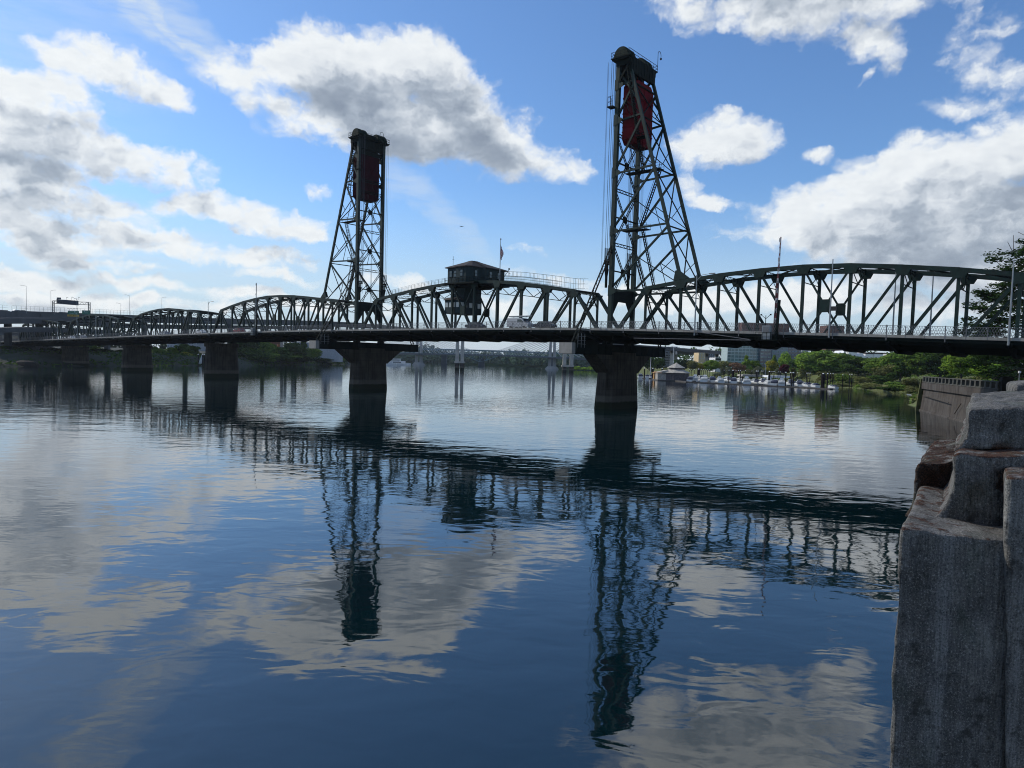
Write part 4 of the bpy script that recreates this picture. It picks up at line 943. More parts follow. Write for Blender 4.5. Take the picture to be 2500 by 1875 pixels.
PC = {c: car_proto(mt_) for c, mt_ in cols.items()}; PV = car_proto(mat('dusty_white_van_paint', (.38, .39, .40), .4), True)
AZ_ = math.atan2(ES.y, ES.x); used = set()
def place(pr, s, v, label, name='car', cat='car'):
    if pr in used: o = dup(pr, (0, 0, 0))
    else: used.add(pr); o = pr
    o.location = B(s, v, zd(s)-.02); o.rotation_euler = (0, 0, AZ_); o['label'] = label; o['category'] = cat; o['group'] = 'vehicles crossing the bridge'
for c, s, v, lb in (('white', -354, -2.9, 'white car by the left end of the span left of the left tower'), ('silver', -380, -2.9, 'silver car on the second span left of the left tower'), ('white', -470, -2.9, 'small white car on the farthest span'), ('dark', -233, -2.9, 'dark car left of the white van near the control house'), ('red', -330, -2.9, 'red car inside the span left of the left tower'), ('silver', -457, -2.9, 'silver car on the third low span'), ('dark', -214.5, -2.9, 'dark car following right behind the white van')):
    place(PC[c], s, v, lb)
place(PV, -221.3, -2.2, 'white van with a pipe rack, passing right of the control house', 'van', 'van')
m = MB()
for e in (-.7, .7): m.beam((-2.6, e, 2.45), (2.2, e, 2.45), .08, .08, V((0, 0, 1)))
for i in range(5): m.beam((-2.4+i*1.1, -.8, 2.42), (-2.4+i*1.1, .8, 2.42), .07, .07, V((0, 0, 1)))
for e in (-.45, -.1, .3): m.tube((-2.7, e, 2.55), (2.6, e*.8, 2.6), .07, 6)
o = m.build('roof_rack', GALV); o.parent = PV
# ------------------------------------------------------------------ seawall and balustrade on the right bank
SWM = mat('seawall_concrete', (.042, .032, .024), .9, var=.3, vscale=.5, streak=1.0, stain=(.016, .012, .009), ss=.9, bump=.04, bscale=1.5, alt=(.07, .063, .055), altw=.7, altscale=.25)
SWR = mat('balustrade_concrete', (.06, .06, .05), .9, var=.25, vscale=1, streak=.5, stain=(.04, .045, .03))
A0, A1 = V((90, 155, 0)), V((72.6, 105, 0)); wd = (A1-A0).normalized(); wn = V((wd.y, -wd.x, 0)); wn = wn if wn.x > 0 else -wn
sw = thing('seawall', 'brown streaked battered seawall with concrete balustrade on the right bank', 'seawall', A0)
m = MB(); L_ = (A1-A0).length
n = 24; sec = [(-1.1, -3), (-1.0, 0), (-.95, .25), (-.75, .3), (-.3, 4.7), (-.75, 4.75), (-.75, 6.1), (3, 6.15), (3, -3)]
m.loft([[A0+wd*(L_*i/n)+wn*(o_+noise.noise(V((i*.7, z*.5, 2)))*.08)+EZ*z for o_, z in sec] for i in range(n+1)]); m.build('wall', SWM, sw)
for i in range(9):
    m = MB(); c = A0+wd*(L_*(i+.5)/9)-wn*.74; 
m = MB(); m.beam(A0+wd*.2-wn*1.5-EZ*3, A0+wd*.2-wn*.5+EZ*6.9, .7, .8, wd); m.build('end_buttress', mat('mossy_timber', (.07, .075, .02), .95, var=.4, vscale=1.2), sw)
m = MB(); m.beam(A0+wd*.5-wn*.4+EZ*7.35, A1-wn*.4+EZ*7.35, .5, .16, wn); m.beam(A0+wd*.5-wn*.4+EZ*6.25, A1-wn*.4+EZ*6.25, .55, .2, wn); m.build('coping', SWR, sw)
for i in range(19):
    p_ = A0+wd*(1.0+(L_-2)*i/18)-wn*.4; m = MB(); big = i in (6, 18); m.box(p_+EZ*6.8, (.95 if big else .8, .5, 1.25 if big else 1.0), (wd, wn, EZ))
    m.box(p_+EZ*6.3, (1.0, .6, .25), (wd, wn, EZ)); m.build('baluster_block', SWR, sw)
m = MB(); m.box(A1+wn*.3+EZ*6.5, (1.4, 1.4, 3.2), (wd, wn, EZ)); m.build('end_pillar', CONCD, sw)
m = MB(); m.beam(A0+wd*3-wn*.9+EZ*3.4, A0+wd*26-wn*1.05+EZ*2.9, .15, .12, EZ); m.beam(A0+wd*34-wn*.9+EZ*3.2, A0+wd*31-wn*1.1+EZ*1.2, .12, .12, wn); m.build('rub_rail', BARK, sw)
B0 = A1+wn*3; B1 = B0+V((26, -6, 0))
rw = thing('return_wall', 'short railed return wall right of the seawall pillar', 'wall', B0); bd = (B1-B0).normalized(); bn = V((bd.y, -bd.x, 0))
m = MB(); m.box((B0+B1)/2+EZ*1.5, ((B1-B0).length, 1.0, 9.2), (bd, bn, EZ)); m.build('wall', CONCD, rw)
m = MB(); m.beam(B0+EZ*7.3, B1+EZ*7.3, .3, .15, bn); m.build('top_rail', CONCD, rw)
for i in range(24): m = MB(); p_ = B0.lerp(B1, i/23); m.beam(p_+EZ*6.1, p_+EZ*7.3, .2, .2, bn); m.build('railing_post', SWR, rw)
m = MB(); m.face([A0+wn*1.5+EZ*6.15+V((0, 6, 0)), A1+wn*1.5+EZ*6.15, B1+EZ*6.1, V((160, 100, 6.1)), V((165, 170, 6.2))]); m.build('esplanade', ASPH, kind='structure')
pl = thing('path_lamp', 'thin white topped path lamp above the right end of the seawall', 'lamp post', at(2488, 925, 112)-EZ*1.5)
m = MB(); q = pl.location.copy(); m.tube(q, q+EZ*2.4, .07, 6); m.build('pole', GALV, pl); m = MB(); m.tube(q+EZ*2.4, q+EZ*2.75, .2, 8); m.build('lamp_head', WHITE, pl)
m = MB(); m.tube(onz(2215, 963), onz(2252, 969), .25, 6); o = m.build('driftwood_log', GALV); tag(o, 'pale log floating at the foot of the bank left of the seawall', 'log'); center(o)
# ------------------------------------------------------------------ marina
DKT = mat('weathered_dock_wood', (.06, .055, .05), .9, var=.3, vscale=.6)
PILEM = mat('dark_steel_pile', (.010, .008, .009), .9, spec=.1, var=.3, vscale=1, streak=.4)
dp = [onz(1572, 924), onz(1625, 927.5), onz(1680, 933.5), onz(1760, 937), onz(1850, 941.5), onz(1945, 946), onz(2030, 951)]
m = MB()
for a, b in zip(dp, dp[1:]): m.beam(a+EZ*.1, b+EZ*.1, 2.2, .6, V((0, 1, 0)))
dk = m.build('floating_dock', DKT); tag(dk, 'long dark floating dock edging the marina', 'dock'); 
ords = ['first', 'second', 'third', 'fourth', 'fifth', 'sixth', 'seventh', 'eighth', 'ninth', 'tenth', 'eleventh', 'twelfth', 'thirteenth', 'fourteenth', 'fifteenth', 'sixteenth', 'seventeenth', 'eighteenth', 'nineteenth', 'twentieth', 'twenty-first', 'twenty-second', 'twenty-third', 'twenty-fourth', 'twenty-fifth', 'twenty-sixth', 'twenty-seventh', 'twenty-eighth', 'twenty-ninth', 'thirtieth', 'thirty-first', 'thirty-second', 'thirty-third', 'thirty-fourth', 'thirty-fifth', 'thirty-sixth', 'thirty-seventh', 'thirty-eighth', 'thirty-ninth', 'fortieth', 'forty-first', 'forty-second', 'forty-third', 'forty-fourth', 'forty-fifth', 'forty-sixth', 'forty-seventh', 'forty-eighth', 'forty-ninth', 'fiftieth', 'fifty-first', 'fifty-second', 'fifty-third', 'fifty-fourth', 'fifty-fifth', 'fifty-sixth']
m = MB(); m.tube((0, 0, -2), (0, 0, 7.6), .22, 7); pm = m.build('pile', PILEM); m = MB(); m.tube((0, 0, 7.6), (0, 0, 8.1), .3, 7, .04); cm = m.build('cap', WHITE)
pmd, cmd = pm.data, cm.data; bpy.data.objects.remove(pm); bpy.data.objects.remove(cm)
P_ = [(1574,898,3),(1582,902,1),(1589,901,1),(1594,899,4),(1617,899,4.5),(1631,900,1.6),(1639,899,3),(1666,901,5),(1683,902,1.2),(1688,902,1.2),(1696,901,1),(1706,900,7),(1712,901,2),(1718,902,1.2),(1722,902,1.2),(1727,902,1.4),(1732,902,1.2),(1741,902,1.5),(1746,903,2),(1753,903,1.2),(1768,903,1.4),(1780,903,1.6),(1790,903,7),(1797,904,1.2),(1803,904,2.2),(1808,904,2.2),(1820,904,1.2),(1836,905,1.2),(1847,905,2.6),(1851,905,2.6),(1860,905,1.6),(1863,905,1.4),(1879,906,5),(1885,906,1.4),(1890,906,2.2),(1900,907,1.2),(1905,907,1.2),(1919,908,3),(1930,909,2.6),(1934,909,2.6),(1938,909,2.6),(1948,909,1.3),(1970,910,1.6),(1973,910,1.6),(1978,910,2),(2010,911,9),(2021,911,3.4),(2028,911,1.8),(2034,911,1.8),(2058,914,1.8),(2075,913,1.8),(2080,913,1.8)]
P_.sort()
for i, (x, yt, w) in enumerate(P_):
    front = w >= 3; t_ = (x-1572)/460; Y = (392-t_*105)-(1 if front else -random.Random(i).uniform(4, 26)); tp = at(x, yt, Y)
    o = thing('mooring_pile', ords[i]+' mooring pile from the left in the marina'+(', a thick cluster' if w >= 5 else ''), 'mooring pile', (tp.x, Y, 0), 'mooring piles of the marina')
    rr = w*Y/FPX/2/.22; 
    for nm, d in (('pile', pmd), ('cap', cmd)):
        c = bpy.data.objects.new(nm, d); COL.objects.link(c); c.parent = o; q_ = rr if nm == 'pile' else min(rr, 1.5)
        c.scale = (q_, q_, tp.z/8.0)
for i, (x, yt, Y, w) in enumerate([(484, 864, 396, 1.2), (495, 864, 392, 1.6), (499, 865, 392, 1.4), (1000, 776, 500, 0)][:3]):
    tp = at(x, yt, Y); o = thing('mooring_pile', ['left', 'middle', 'right'][i]+' white capped pile beside the small sail near the far left bank', 'mooring pile', (tp.x, Y, 0), 'piles by the left bank')
    for nm, d in (('pile', pmd), ('cap', cmd)): c = bpy.data.objects.new(nm, d); COL.objects.link(c); c.parent = o; c.scale = (w, w, tp.z/8.0)
NAVY = mat('navy_boat_canvas', (.015, .022, .05), .8); GREENC = mat('pale_boat_canvas', (.38, .40, .40), .8); HULL = mat('boat_gelcoat', (.66, .67, .66), .3, var=.06); BLUEH = mat('blue_boat_hull', (.03, .05, .12), .3)
def boat_proto(kind):
    r_ = thing('motor_boat', 'x', 'boat', (0, 0, 0)); L, W_ = {'cruiser': (10, 3.3), 'runabout': (6.5, 2.3), 'tall': (11.5, 3.8)}[kind]
    def sec(x):
        t = (x+L/2)/L; w = W_/2*(1 if t < .55 else max(.03, 1-((t-.55)/.45)**2.2)); sh = 1.15+.45*t*t; return [V((x+(.35 if t > .95 else 0), y, z)) for y, z in ((-w, sh), (-w*.9, .45), (-w*.5, -.1), (0, -.35), (w*.5, -.1), (w*.9, .45), (w, sh))]
    m = MB(); m.loft([sec(-L/2+L*i/12) for i in range(13)]); m.build('hull', HULL, r_, smooth=False)
    m = MB(); w = W_*.36
    def cab(x0, x1, z0, z1, w, sl): m.loft([[V((a, y, z)) for a, y in ((x0+dx*.3, -ww), (x1-dx, -ww*.85), (x1-dx, ww*.85), (x0+dx*.3, ww))] for z, dx, ww in ((z0, 0, w), (z1, sl, w*.86))])
    if kind == 'runabout': cab(-.4, 1.9, 1.2, 1.9, w, .8)
    else: cab(-L*.22, L*.30, 1.25, 2.2, w, .9); cab(-L*.16, L*.12, 2.2, 3.0, w*.85, .8)
    if kind == 'tall': cab(-L*.12, L*.02, 3.0, 3.6, w*.6, .4)
    m.build('cabin', HULL, r_)
    m = MB(); z = 1.9 if kind != 'runabout' else 1.6
    for e in (-1, 1): m.box((L*.03, e*(w*.95), z), (L*.3 if kind != 'runabout' else 1.3, .04, .32))
    if kind != 'runabout':
        for e in (-1, 1): m.box((-L*.02, e*w*.82, 2.68), (L*.2, .04, .36))
        m.box((-L*.165, 0, 2.65), (.04, w*1.4, .4))
    m.build('window', GLASSD, r_)
    m = MB(); m.loft([[V((x, y, z)) for y, z in ((-W_*.42, 1.3), (-W_*.38, h), (0, h+.2), (W_*.38, h), (W_*.42, 1.3))] for x, h in ((-L*.46, 1.7), (-L*.42, 2.2 if kind != 'runabout' else 1.8), (-L*.2, 2.5 if kind != 'runabout' else 2.0))]); m.build('canvas_cover', NAVY if kind != 'tall' else GREENC, r_)
    m = MB()
    for e in (-1, 1):
        pts = [V((L*.15, e*W_*.47, 1.9)), V((L*.35, e*W_*.34, 2.1)), V((L*.5, e*.05, 2.25))]
        for a, b in zip(pts, pts[1:]): m.tube(a, b, .03, 4)
        for q in pts: m.tube(q-EZ*.6, q, .025, 4)
    m.build('bow_rail', GALV, r_); return r_
PB = {k_: boat_proto(k_) for k_ in ('cruiser', 'runabout', 'tall')}
BT = [('cruiser',1565,924,395,1.2,'white motor boat moored apart at the left end of the dock, beside the big pier'),('runabout',1583,925,385,1.4,'small white boat just right of the left end boat'),('runabout',1590,924,392,2.0,'little open boat left of the orange float cabin'),('cruiser',1690,931,348,1.45,'first cruiser right of the pyramid roofed float house'),('tall',1700,929,356,1.5,'tall flybridge boat behind the first cruiser'),('cruiser',1712,929,352,1.7,'blue covered boat under the thick pile cluster'),('tall',1726,931,343,1.35,'tall boat with green canvas, bow turned left'),('cruiser',1742,929,348,1.7,'dark covered boat between two tall white boats'),('tall',1760,931,338,1.5,'white boat with open stern facing the dock, left of a thick pile'),('cruiser',1778,926,360,1.8,'boat moored behind, left of the thick pile pair'),('cruiser',1797,932,338,1.35,'round sterned white boat right of the thick pile'),('tall',1812,928,352,1.6,'large boat behind under the grey boathouse roof'),('tall',1827,935,330,1.45,'big white cruiser in the middle of the marina'),('cruiser',1846,933,335,1.7,'navy covered boat right of the big middle cruiser'),('cruiser',1866,935,330,1.6,'boat with red cushion behind the dock'),('tall',1882,938,322,1.5,'grey hulled long boat left of a thick pile'),('cruiser',1900,940,317,1.3,'white boat at an angle with dark cockpit'),('tall',1914,940,316,1.55,'twin sterned boat with canvas top, second from the right group'),('cruiser',1935,936,325,1.7,'low boat behind the four pile cluster'),('cruiser',1957,939,312,1.4,'white bowed boat with black canopy at the right part of the dock'),('runabout',1975,944,305,1.6,'small blue and white boat right of the black canopied boat'),('runabout',1995,945,300,1.5,'row boat by the thickest pile cluster'),('runabout',2040,948,292,1.9,'last small boat at the right end of the dock')]
ub = set()
for kd, x, y, Y, rz, lb in BT:
    pr = PB[kd]; p_ = at(x, y, Y)
    if pr in ub: o = dup(pr, (0, 0, 0))
    else: ub.add(pr); o = pr
    o.location = (p_.x, Y+3, 0); o.rotation_euler = (0, 0, rz+random.Random(x).uniform(-.3, .3)); o['label'] = lb; o['group'] = 'boats in the marina'
    sc_ = random.Random(x+1).uniform(.85, 1.1); o.scale = (sc_,)*3
SHK = mat('weathered_shingle', (.34, .32, .28), .9, var=.25, vscale=1.2, streak=.3); SIDW = mat('dark_board_siding', (.075, .065, .07), .85, var=.3, vscale=1)
fh = thing('float_house', 'float house with pyramid shingle roof and dark board walls on the marina dock', 'float house', (at(1652, 925, 358).x, 360, 0))
c0 = V(fh.location); 
def rg(n, r_, z, ph=.39): return [c0+V((math.cos(ph+2*PI*i/n)*r_, math.sin(ph+2*PI*i/n)*r_, z)) for i in range(n)]
m = MB(); m.loft([rg(8, 6.4, .4), rg(8, 6.4, 4.1)]); m.build('lower_wall', SIDW, fh)
m = MB(); m.loft([rg(8, 7.6, 4.0), rg(8, 7.6, 4.15), rg(8, 3.3, 5.9)]); m.build('lower_roof', SHK, fh)
m = MB(); m.loft([rg(8, 3.4, 5.6), rg(8, 3.4, 6.7)]); m.build('lantern_wall', SIDW, fh)
m = MB(); m.loft([rg(8, 4.6, 6.5), rg(8, 4.6, 6.62), rg(8, .05, 9.1)]); m.build('upper_roof', SHK, fh)
m = MB(); m.box(c0+V((-7.5, 0, 2.0)), (4.6, 5.6, 3.2)); m.prism([c0+V((-10.4, -3.4, 4)), c0+V((-4.6, -3.4, 4)), c0+V((-4.8, -3.4, 5.4))], (0, 6.8, 0)); m.build('side_wing', SHK, fh)
m = MB(); m.box(c0+V((-1, 0, .15)), (19, 14, .6)); m.build('float', DKT, fh)
ORG_ = mat('orange_ochre_paint', (.33, .17, .045), .7, var=.2, vscale=1.5)
fc = thing('float_cabin', 'small orange ochre float cabin left of the pyramid roofed house', 'float cabin', (at(1604, 922, 372).x, 372, 0)); c1 = V(fc.location)
m = MB(); m.box(c1+V((0, 0, 1.8)), (3.6, 3, 3.2)); m.build('wall', ORG_, fc)
m = MB(); m.loft([[c1+V((a*x, b*y, z)) for a, b in ((-1, -1), (1, -1), (1, 1), (-1, 1))] for x, y, z in ((2.2, 2, 3.4), (2.2, 2, 3.55), (1.2, .4, 4.4))]); m.build('roof', ORG_, fc)
for i in range(3): m = MB(); m.box(c1+V((-1.1+i*1.1, -1.52, 2.2)), (.7, .05, .9)); m.build('window', GLASSD, fc)
for i, (x, yt, Y, w) in enumerate(((1845, 915, 352, 16), (1895, 917, 340, 11))):
    p_ = at(x, yt, Y); b_ = thing('boathouse', ['grey roofed open boathouse in the middle of the marina', 'pale roofed open boathouse right of centre in the marina'][i], 'boathouse', (p_.x, Y, 0), 'boathouses'); c = V(b_.location)
    m = MB(); m.prism([c+V((a, -4, z)) for a, z in ((-w/2, p_.z-.9), (w/2, p_.z-.9), (w/2-.3, p_.z), (-w/2+.3, p_.z))], (0, 8, 0)); m.build('roof', [SHK, WHITE][i], b_)
    for j in range(4): m = MB(); m.beam(c+V((-w/2+.4+j*(w-.8)/3, -3.6, 0)), c+V((-w/2+.4+j*(w-.8)/3, -3.6, p_.z-.8)), .25, .25, V((1, 0, 0))); m.build('post', PILEM, b_)
def mast_(x, y0, y1, Y, label, mt_=None):
    a, b = at(x, y0, Y), at(x-1, y1, Y); m = MB(); m.tube((b.x, Y, b.z), (b.x, Y, a.z), .16, 6, .1); o = m.build('pole', mt_ or GALV); tag(o, label, 'pole'); center(o)
mast_(1588.5, 872, 918, 400, 'pale bare pole rising left of the orange float cabin', WHITE); mast_(1869, 889, 922, 345, 'thin pale mast behind the middle of the marina')
mast_(1644, 842, 897, 430, 'thin white pole left of the float house pyramid roof', WHITE)
# ------------------------------------------------------------------ buildings
def block(name, label, x0, x1, ytop, Y, zb, mt_, nf, nb, wm, cat='building', roof=None, depth=14, ww=.62, wh=.5, side=0.0):
    a, b = at(x0, ytop, Y), at(x1, ytop, Y); top = a.z; cx = (a.x+b.x)/2
    r_ = thing(name, label, cat, (cx, Y, zb)); W_ = b.x-a.x
    m = MB(); m.box((cx, Y+depth/2, (zb-2+top)/2), (W_, depth, top-zb+2)); m.build('wall', mt_, r_)
    if roof: m = MB(); m.box((cx, Y+depth/2, top+.25), (W_+.8, depth+.8, .5)); m.build('roof', roof, r_)
    fh_ = (top-zb)/nf; fw = W_/nb
    for j in range(nf):
        for i in range(nb):
            m = MB(); m.box((a.x+fw*(i+.5), Y-.03, zb+fh_*(j+.55)), (fw*ww, .12, fh_*wh)); m.build('window', wm, r_)
    return r_
BG = mat('teal_curtain_glass', (.09, .17, .18), .15, var=.4, vscale=.25, spec=.9); BG2 = mat('dark_blue_glass', (.025, .045, .075), .12, var=.5, vscale=.3, spec=.9)
WF = mat('pale_teal_frame', (.33, .42, .42), .6, var=.1); GB_ = mat('grey_blue_panel', (.16, .20, .25), .6, var=.12); GW = mat('greyish_white_render', (.42, .44, .46), .8, var=.12, streak=.25, stain=(.25, .26, .27))
TERR = mat('terracotta_brick', (.20, .095, .06), .85, var=.2, streak=.3, stain=(.1, .05, .035)); CRM = mat('cream_render', (.55, .43, .25), .8, var=.1); TAN = mat('brown_tile', (.11, .055, .045), .9, var=.3)
block('apartment_building', 'teal glass apartments with white frames right of the ramp columns', 1777, 1857, 842, 470, 9, WF, 6, 9, BG, ww=.84, wh=.74)
block('apartment_building', 'blue glass apartment wing next to the teal apartments', 1857.5, 1884, 843, 466, 9, BG2, 6, 3, BG, ww=.8, wh=.4)
block('apartment_building', 'grey blue apartment wing left of the white narrow house', 1884.5, 1924, 847, 470, 9, GB_, 6, 4, BG, ww=.7, wh=.6)
block('apartment_building', 'dark blue apartment wing before the white narrow house', 1924.5, 1957, 846, 472, 9, BG2, 6, 4, GB_, ww=.5, wh=.35)
block('narrow_building', 'narrow white building with dark windows left of the big pale tree', 1958, 1974, 849, 480, 9, GW, 6, 2, GLASSD)
block('office_building', 'low dark glass block with two white bands among the trees', 1746.5, 1761, 873, 455, 6, WHITE, 3, 1, GLASSD, ww=.98, wh=.62)
block('hotel_building', 'pale blue building with a grid of square dark windows behind the ramp', 1656, 1702, 856, 560, 18, GB_, 3, 12, BG2, ww=.5, wh=.5)
block('office_building', 'white fronted building with two dark squares beside the ramp column', 1640, 1655, 846, 570, 14, GW, 5, 2, BG2, ww=.4, wh=.4)
block('office_building', 'grey banded building left of the ramp column behind dark trees', 1618, 1640, 846, 575, 8, GB_, 7, 3, BG2, ww=.8, wh=.4)
block('cream_building', 'cream and white building between the two ramp columns', 1706, 1721, 861, 520, 12, CRM, 3, 2, GW, ww=.4, wh=.4)
block('row_building', 'grey terrace with dark windows right of the cream building', 1723, 1746, 858, 560, 10, GW, 5, 4, GLASSD)
block('long_building', 'blue grey building seen above the elevated ramp', 1565, 1716, 836, 640, 34, GB_, 2, 18, BG, ww=.6, wh=.5)
block('brick_building', 'long reddish brown building peeking above the bridge railing', 1812, 1928, 787, 620, 26, TAN, 3, 20, TERR, ww=.5, wh=.4)
block('brick_building', 'small reddish brown building seen through the crossed panel', 2020, 2062, 794, 560, 24, TAN, 2, 7, TERR, ww=.5, wh=.4)
cd = thing('gabled_condominiums', 'white gabled condominium row showing above the right bank trees', 'building', (at(2100, 870, 400).x, 400, 8))
for i, (x0, x1, yt, gb) in enumerate(((2046, 2056, 862, 1), (2057, 2068, 860, 1), (2072, 2092, 858, 0), (2093, 2112, 863, 1), (2113, 2133, 864, 0), (2134, 2156, 864, 0), (2166, 2188, 865, 0), (2152, 2160, 876, 1))):
    a, b = at(x0, yt, 400), at(x1, yt, 400); m = MB(); zt_ = a.z
    poly = [(a.x, 400, 6), (b.x, 400, 6), (b.x, 400, zt_-1.5), ((a.x+b.x)/2, 400, zt_+1), (a.x, 400, zt_-1.5)] if gb else [(a.x, 400, 6), (b.x, 400, 6), (b.x, 400, zt_), (a.x, 400, zt_)]
    m.prism(poly, (0, 12, 0)); w_ = m.build('wall', WHITE, cd)
    for j in range(1 if gb else 2): m = MB(); xx = a.x+(b.x-a.x)*((j+.5)/(1 if gb else 2)); m.box((xx, 399.95, zt_-2.6), (.9, .1, 1.5)); m.build('window', GLASSD, w_)
    if not gb: m = MB(); m.box(((a.x+b.x)/2, 406, zt_+.4), (b.x-a.x, 12.4, .8)); m.build('roof', ROOFD, w_)
# left bank buildings
sc1 = thing('science_museum', 'museum with terracotta drum and pale stacks on the left bank', 'museum', (at(680, 880, 560).x, 560, 6))
a = at(655, 835, 560)
def drum(x, w, yt, Y, mt_, nm): p_ = at(x, yt, Y); R_ = w*Y/FPX/2; m = MB(); m.tube((p_.x, Y, 4), (p_.x, Y, p_.z), R_, 24); return m.build(nm, mt_, sc1)
drum(662, 44, 834, 560, TERR, 'brick_drum'); drum(682, 10, 840, 548, mat('orange_brick', (.34, .14, .07), .8, var=.1), 'brick_turret')
for x, w in ((688.5, 6), (697, 6), (716, 7)): p_ = at(x, 800, 540); q_ = w*540/FPX; m = MB(); m.box((p_.x, 540, 14), (q_, q_, 30)); m.build('stack', CONCL, sc1)
m = MB(); p_ = at(770, 836, 565); m.box((p_.x, 572, 10), (37, 14, (p_.z-10)*2)); m.build('white_wing', GW, sc1)
for i in range(14): m = MB(); m.box((p_.x-17+i*2.6, 564.9, p_.z-2.6), (1.1, .2, 3.4)); m.build('window', GB_, sc1)
block('brick_warehouse', 'low pale building behind the trees near the small sail', 408, 486, 834, 520, 10, GW, 2, 12, GB_, ww=.5, wh=.4)
block('parking_structure', 'open concrete parking structure at the far left edge', -40, 46, 800, 360, 5, mat('dim_concrete', (.11, .115, .125), .85, var=.2), 4, 4, GLASSD, ww=.9, wh=.55, depth=26)
pb = block('river_building', 'white river house with dark windows left of the left tower pier', 776, 826, 850, 615, 4, GW, 3, 6, GLASSD)
# ------------------------------------------------------------------ far bridges and the elevated motorway
MWM = mat('motorway_concrete', (.075, .08, .085), .85, var=.15, vscale=.2, streak=.3, stain=(.06, .06, .06)); PALEC = mat('sunlit_concrete_pier', (.44, .41, .36), .85, var=.15, vscale=.3, streak=.35, stain=(.12, .11, .1))
def ribbon(m, pts, w, t, z=0.0):
    n = len(pts); nr = []
    for i in range(n):
        d = pts[min(i+1, n-1)]-pts[max(i-1, 0)]; nr.append(V((-d.y, d.x, 0)).normalized())
    m.loft([[p+q*w/2+EZ*(z-t), p-q*w/2+EZ*(z-t), p-q*w/2+EZ*z, p+q*w/2+EZ*z] for p, q in zip(pts, nr)])
    return nr
up = [at(-260, 750, 300), at(-100, 753, 318), at(0, 758, 332), at(140, 763, 360), at(300, 769, 400), at(430, 774, 440), at(540, 778, 480), at(680, 781, 545), at(800, 785, 605), at(900, 790, 600), at(1010, 803, 560), at(1122, 812, 524), at(1260, 817, 538), at(1390, 826, 552), at(1500, 839, 560), at(1640, 848, 560), at(1760, 857, 540), at(1900, 866, 520)]
mw = thing('elevated_motorway', 'long elevated double deck motorway bridge behind the truss spans', 'motorway bridge', V((up[2].x, up[2].y, 0)))
m = MB(); ribbon(m, up[:10], 15, 3.0, -.9); ribbon(m, up[9:], 15, 1.8, -.9); m.build('upper_deck', MWM, mw)
m = MB()
for sgn in (-1, 1):
    n = len(up)
    for i in range(n-1):
        d = (up[i+1]-up[i]); q = V((-d.y, d.x, 0)).normalized()*7.4*sgn; m.beam(up[i]+q-EZ*.5, up[i+1]+q-EZ*.5, .3, 1.0, EZ) if False else m.hexa([up[i]+q*.99-EZ*.9, up[i+1]+q*.99-EZ*.9, up[i+1]+q*1.02-EZ*.9, up[i]+q*1.02-EZ*.9, up[i]+q*.99, up[i+1]+q*.99, up[i+1]+q*1.02, up[i]+q*1.02])
m.build('parapet', MWM, mw)
m = MB()
for i in range(8):
    a, b = up[i], up[i+1]; n = int((b-a).length/2.2); d = b-a; q = V((-d.y, d.x, 0)).normalized()*-7.45
    if q.y > 0: q = -q
    for j in range(n): c = a.lerp(b, j/n)+q; m.beam(c, c+EZ*2.3, .07, .07, EZ.cross(d))
    m.beam(a+q+EZ*2.3, b+q+EZ*2.3, .07, .07, EZ); m.beam(a+q+EZ*1.2, b+q+EZ*1.2, .05, .05, EZ)
m.build('fence', GALV, mw)
lo = [at(-260, 782, 292), at(-100, 779, 306), at(0, 776, 322), at(120, 776, 346), at(200, 783, 372), at(300, 790, 402), at(430, 793, 445), at(540, 794, 485), at(680, 795, 550), at(800, 797, 610)]
m = MB(); ribbon(m, lo, 13, 2.6, 0); m.build('lower_deck', MWM, mw)
lb = [at(-240, 803, 286), at(-60, 801, 300), at(60, 798, 318), at(150, 800, 340), at(260, 806, 370)]
m = MB(); ribbon(m, lb, 10, 2.2, 0); m.build('ramp_deck', MWM, mw)
for i, (x, Y) in enumerate(((-90, 312), (20, 330), (96, 344), (170, 362), (262, 384), (352, 412), (452, 446), (560, 490), (640, 530), (720, 565), (795, 604), (1640, 556), (1705, 545), (1725, 542), (1750, 540))):
    best = min(up, key=lambda p: abs(p.y-Y)+abs((p.x/p.y*FPX+1250)-x)*.5); p_ = at(x, 870, Y); zt_ = best.z-1.6; w_ = 2.2 if i < 11 else (2.6 if i == 11 else 1.9)
    m = MB(); m.beam((p_.x, Y, -2), (p_.x, Y, zt_-1), w_, w_, V((1, 0, 0))); m.prism([(p_.x-w_/2, Y-w_/2, zt_-3), (p_.x+w_/2, Y-w_/2, zt_-3), (p_.x+w_*.8, Y-w_/2, zt_), (p_.x-w_*.8, Y-w_/2, zt_)], (0, w_, 0)); m.build('column', MWM if i < 11 else PALEC, mw)
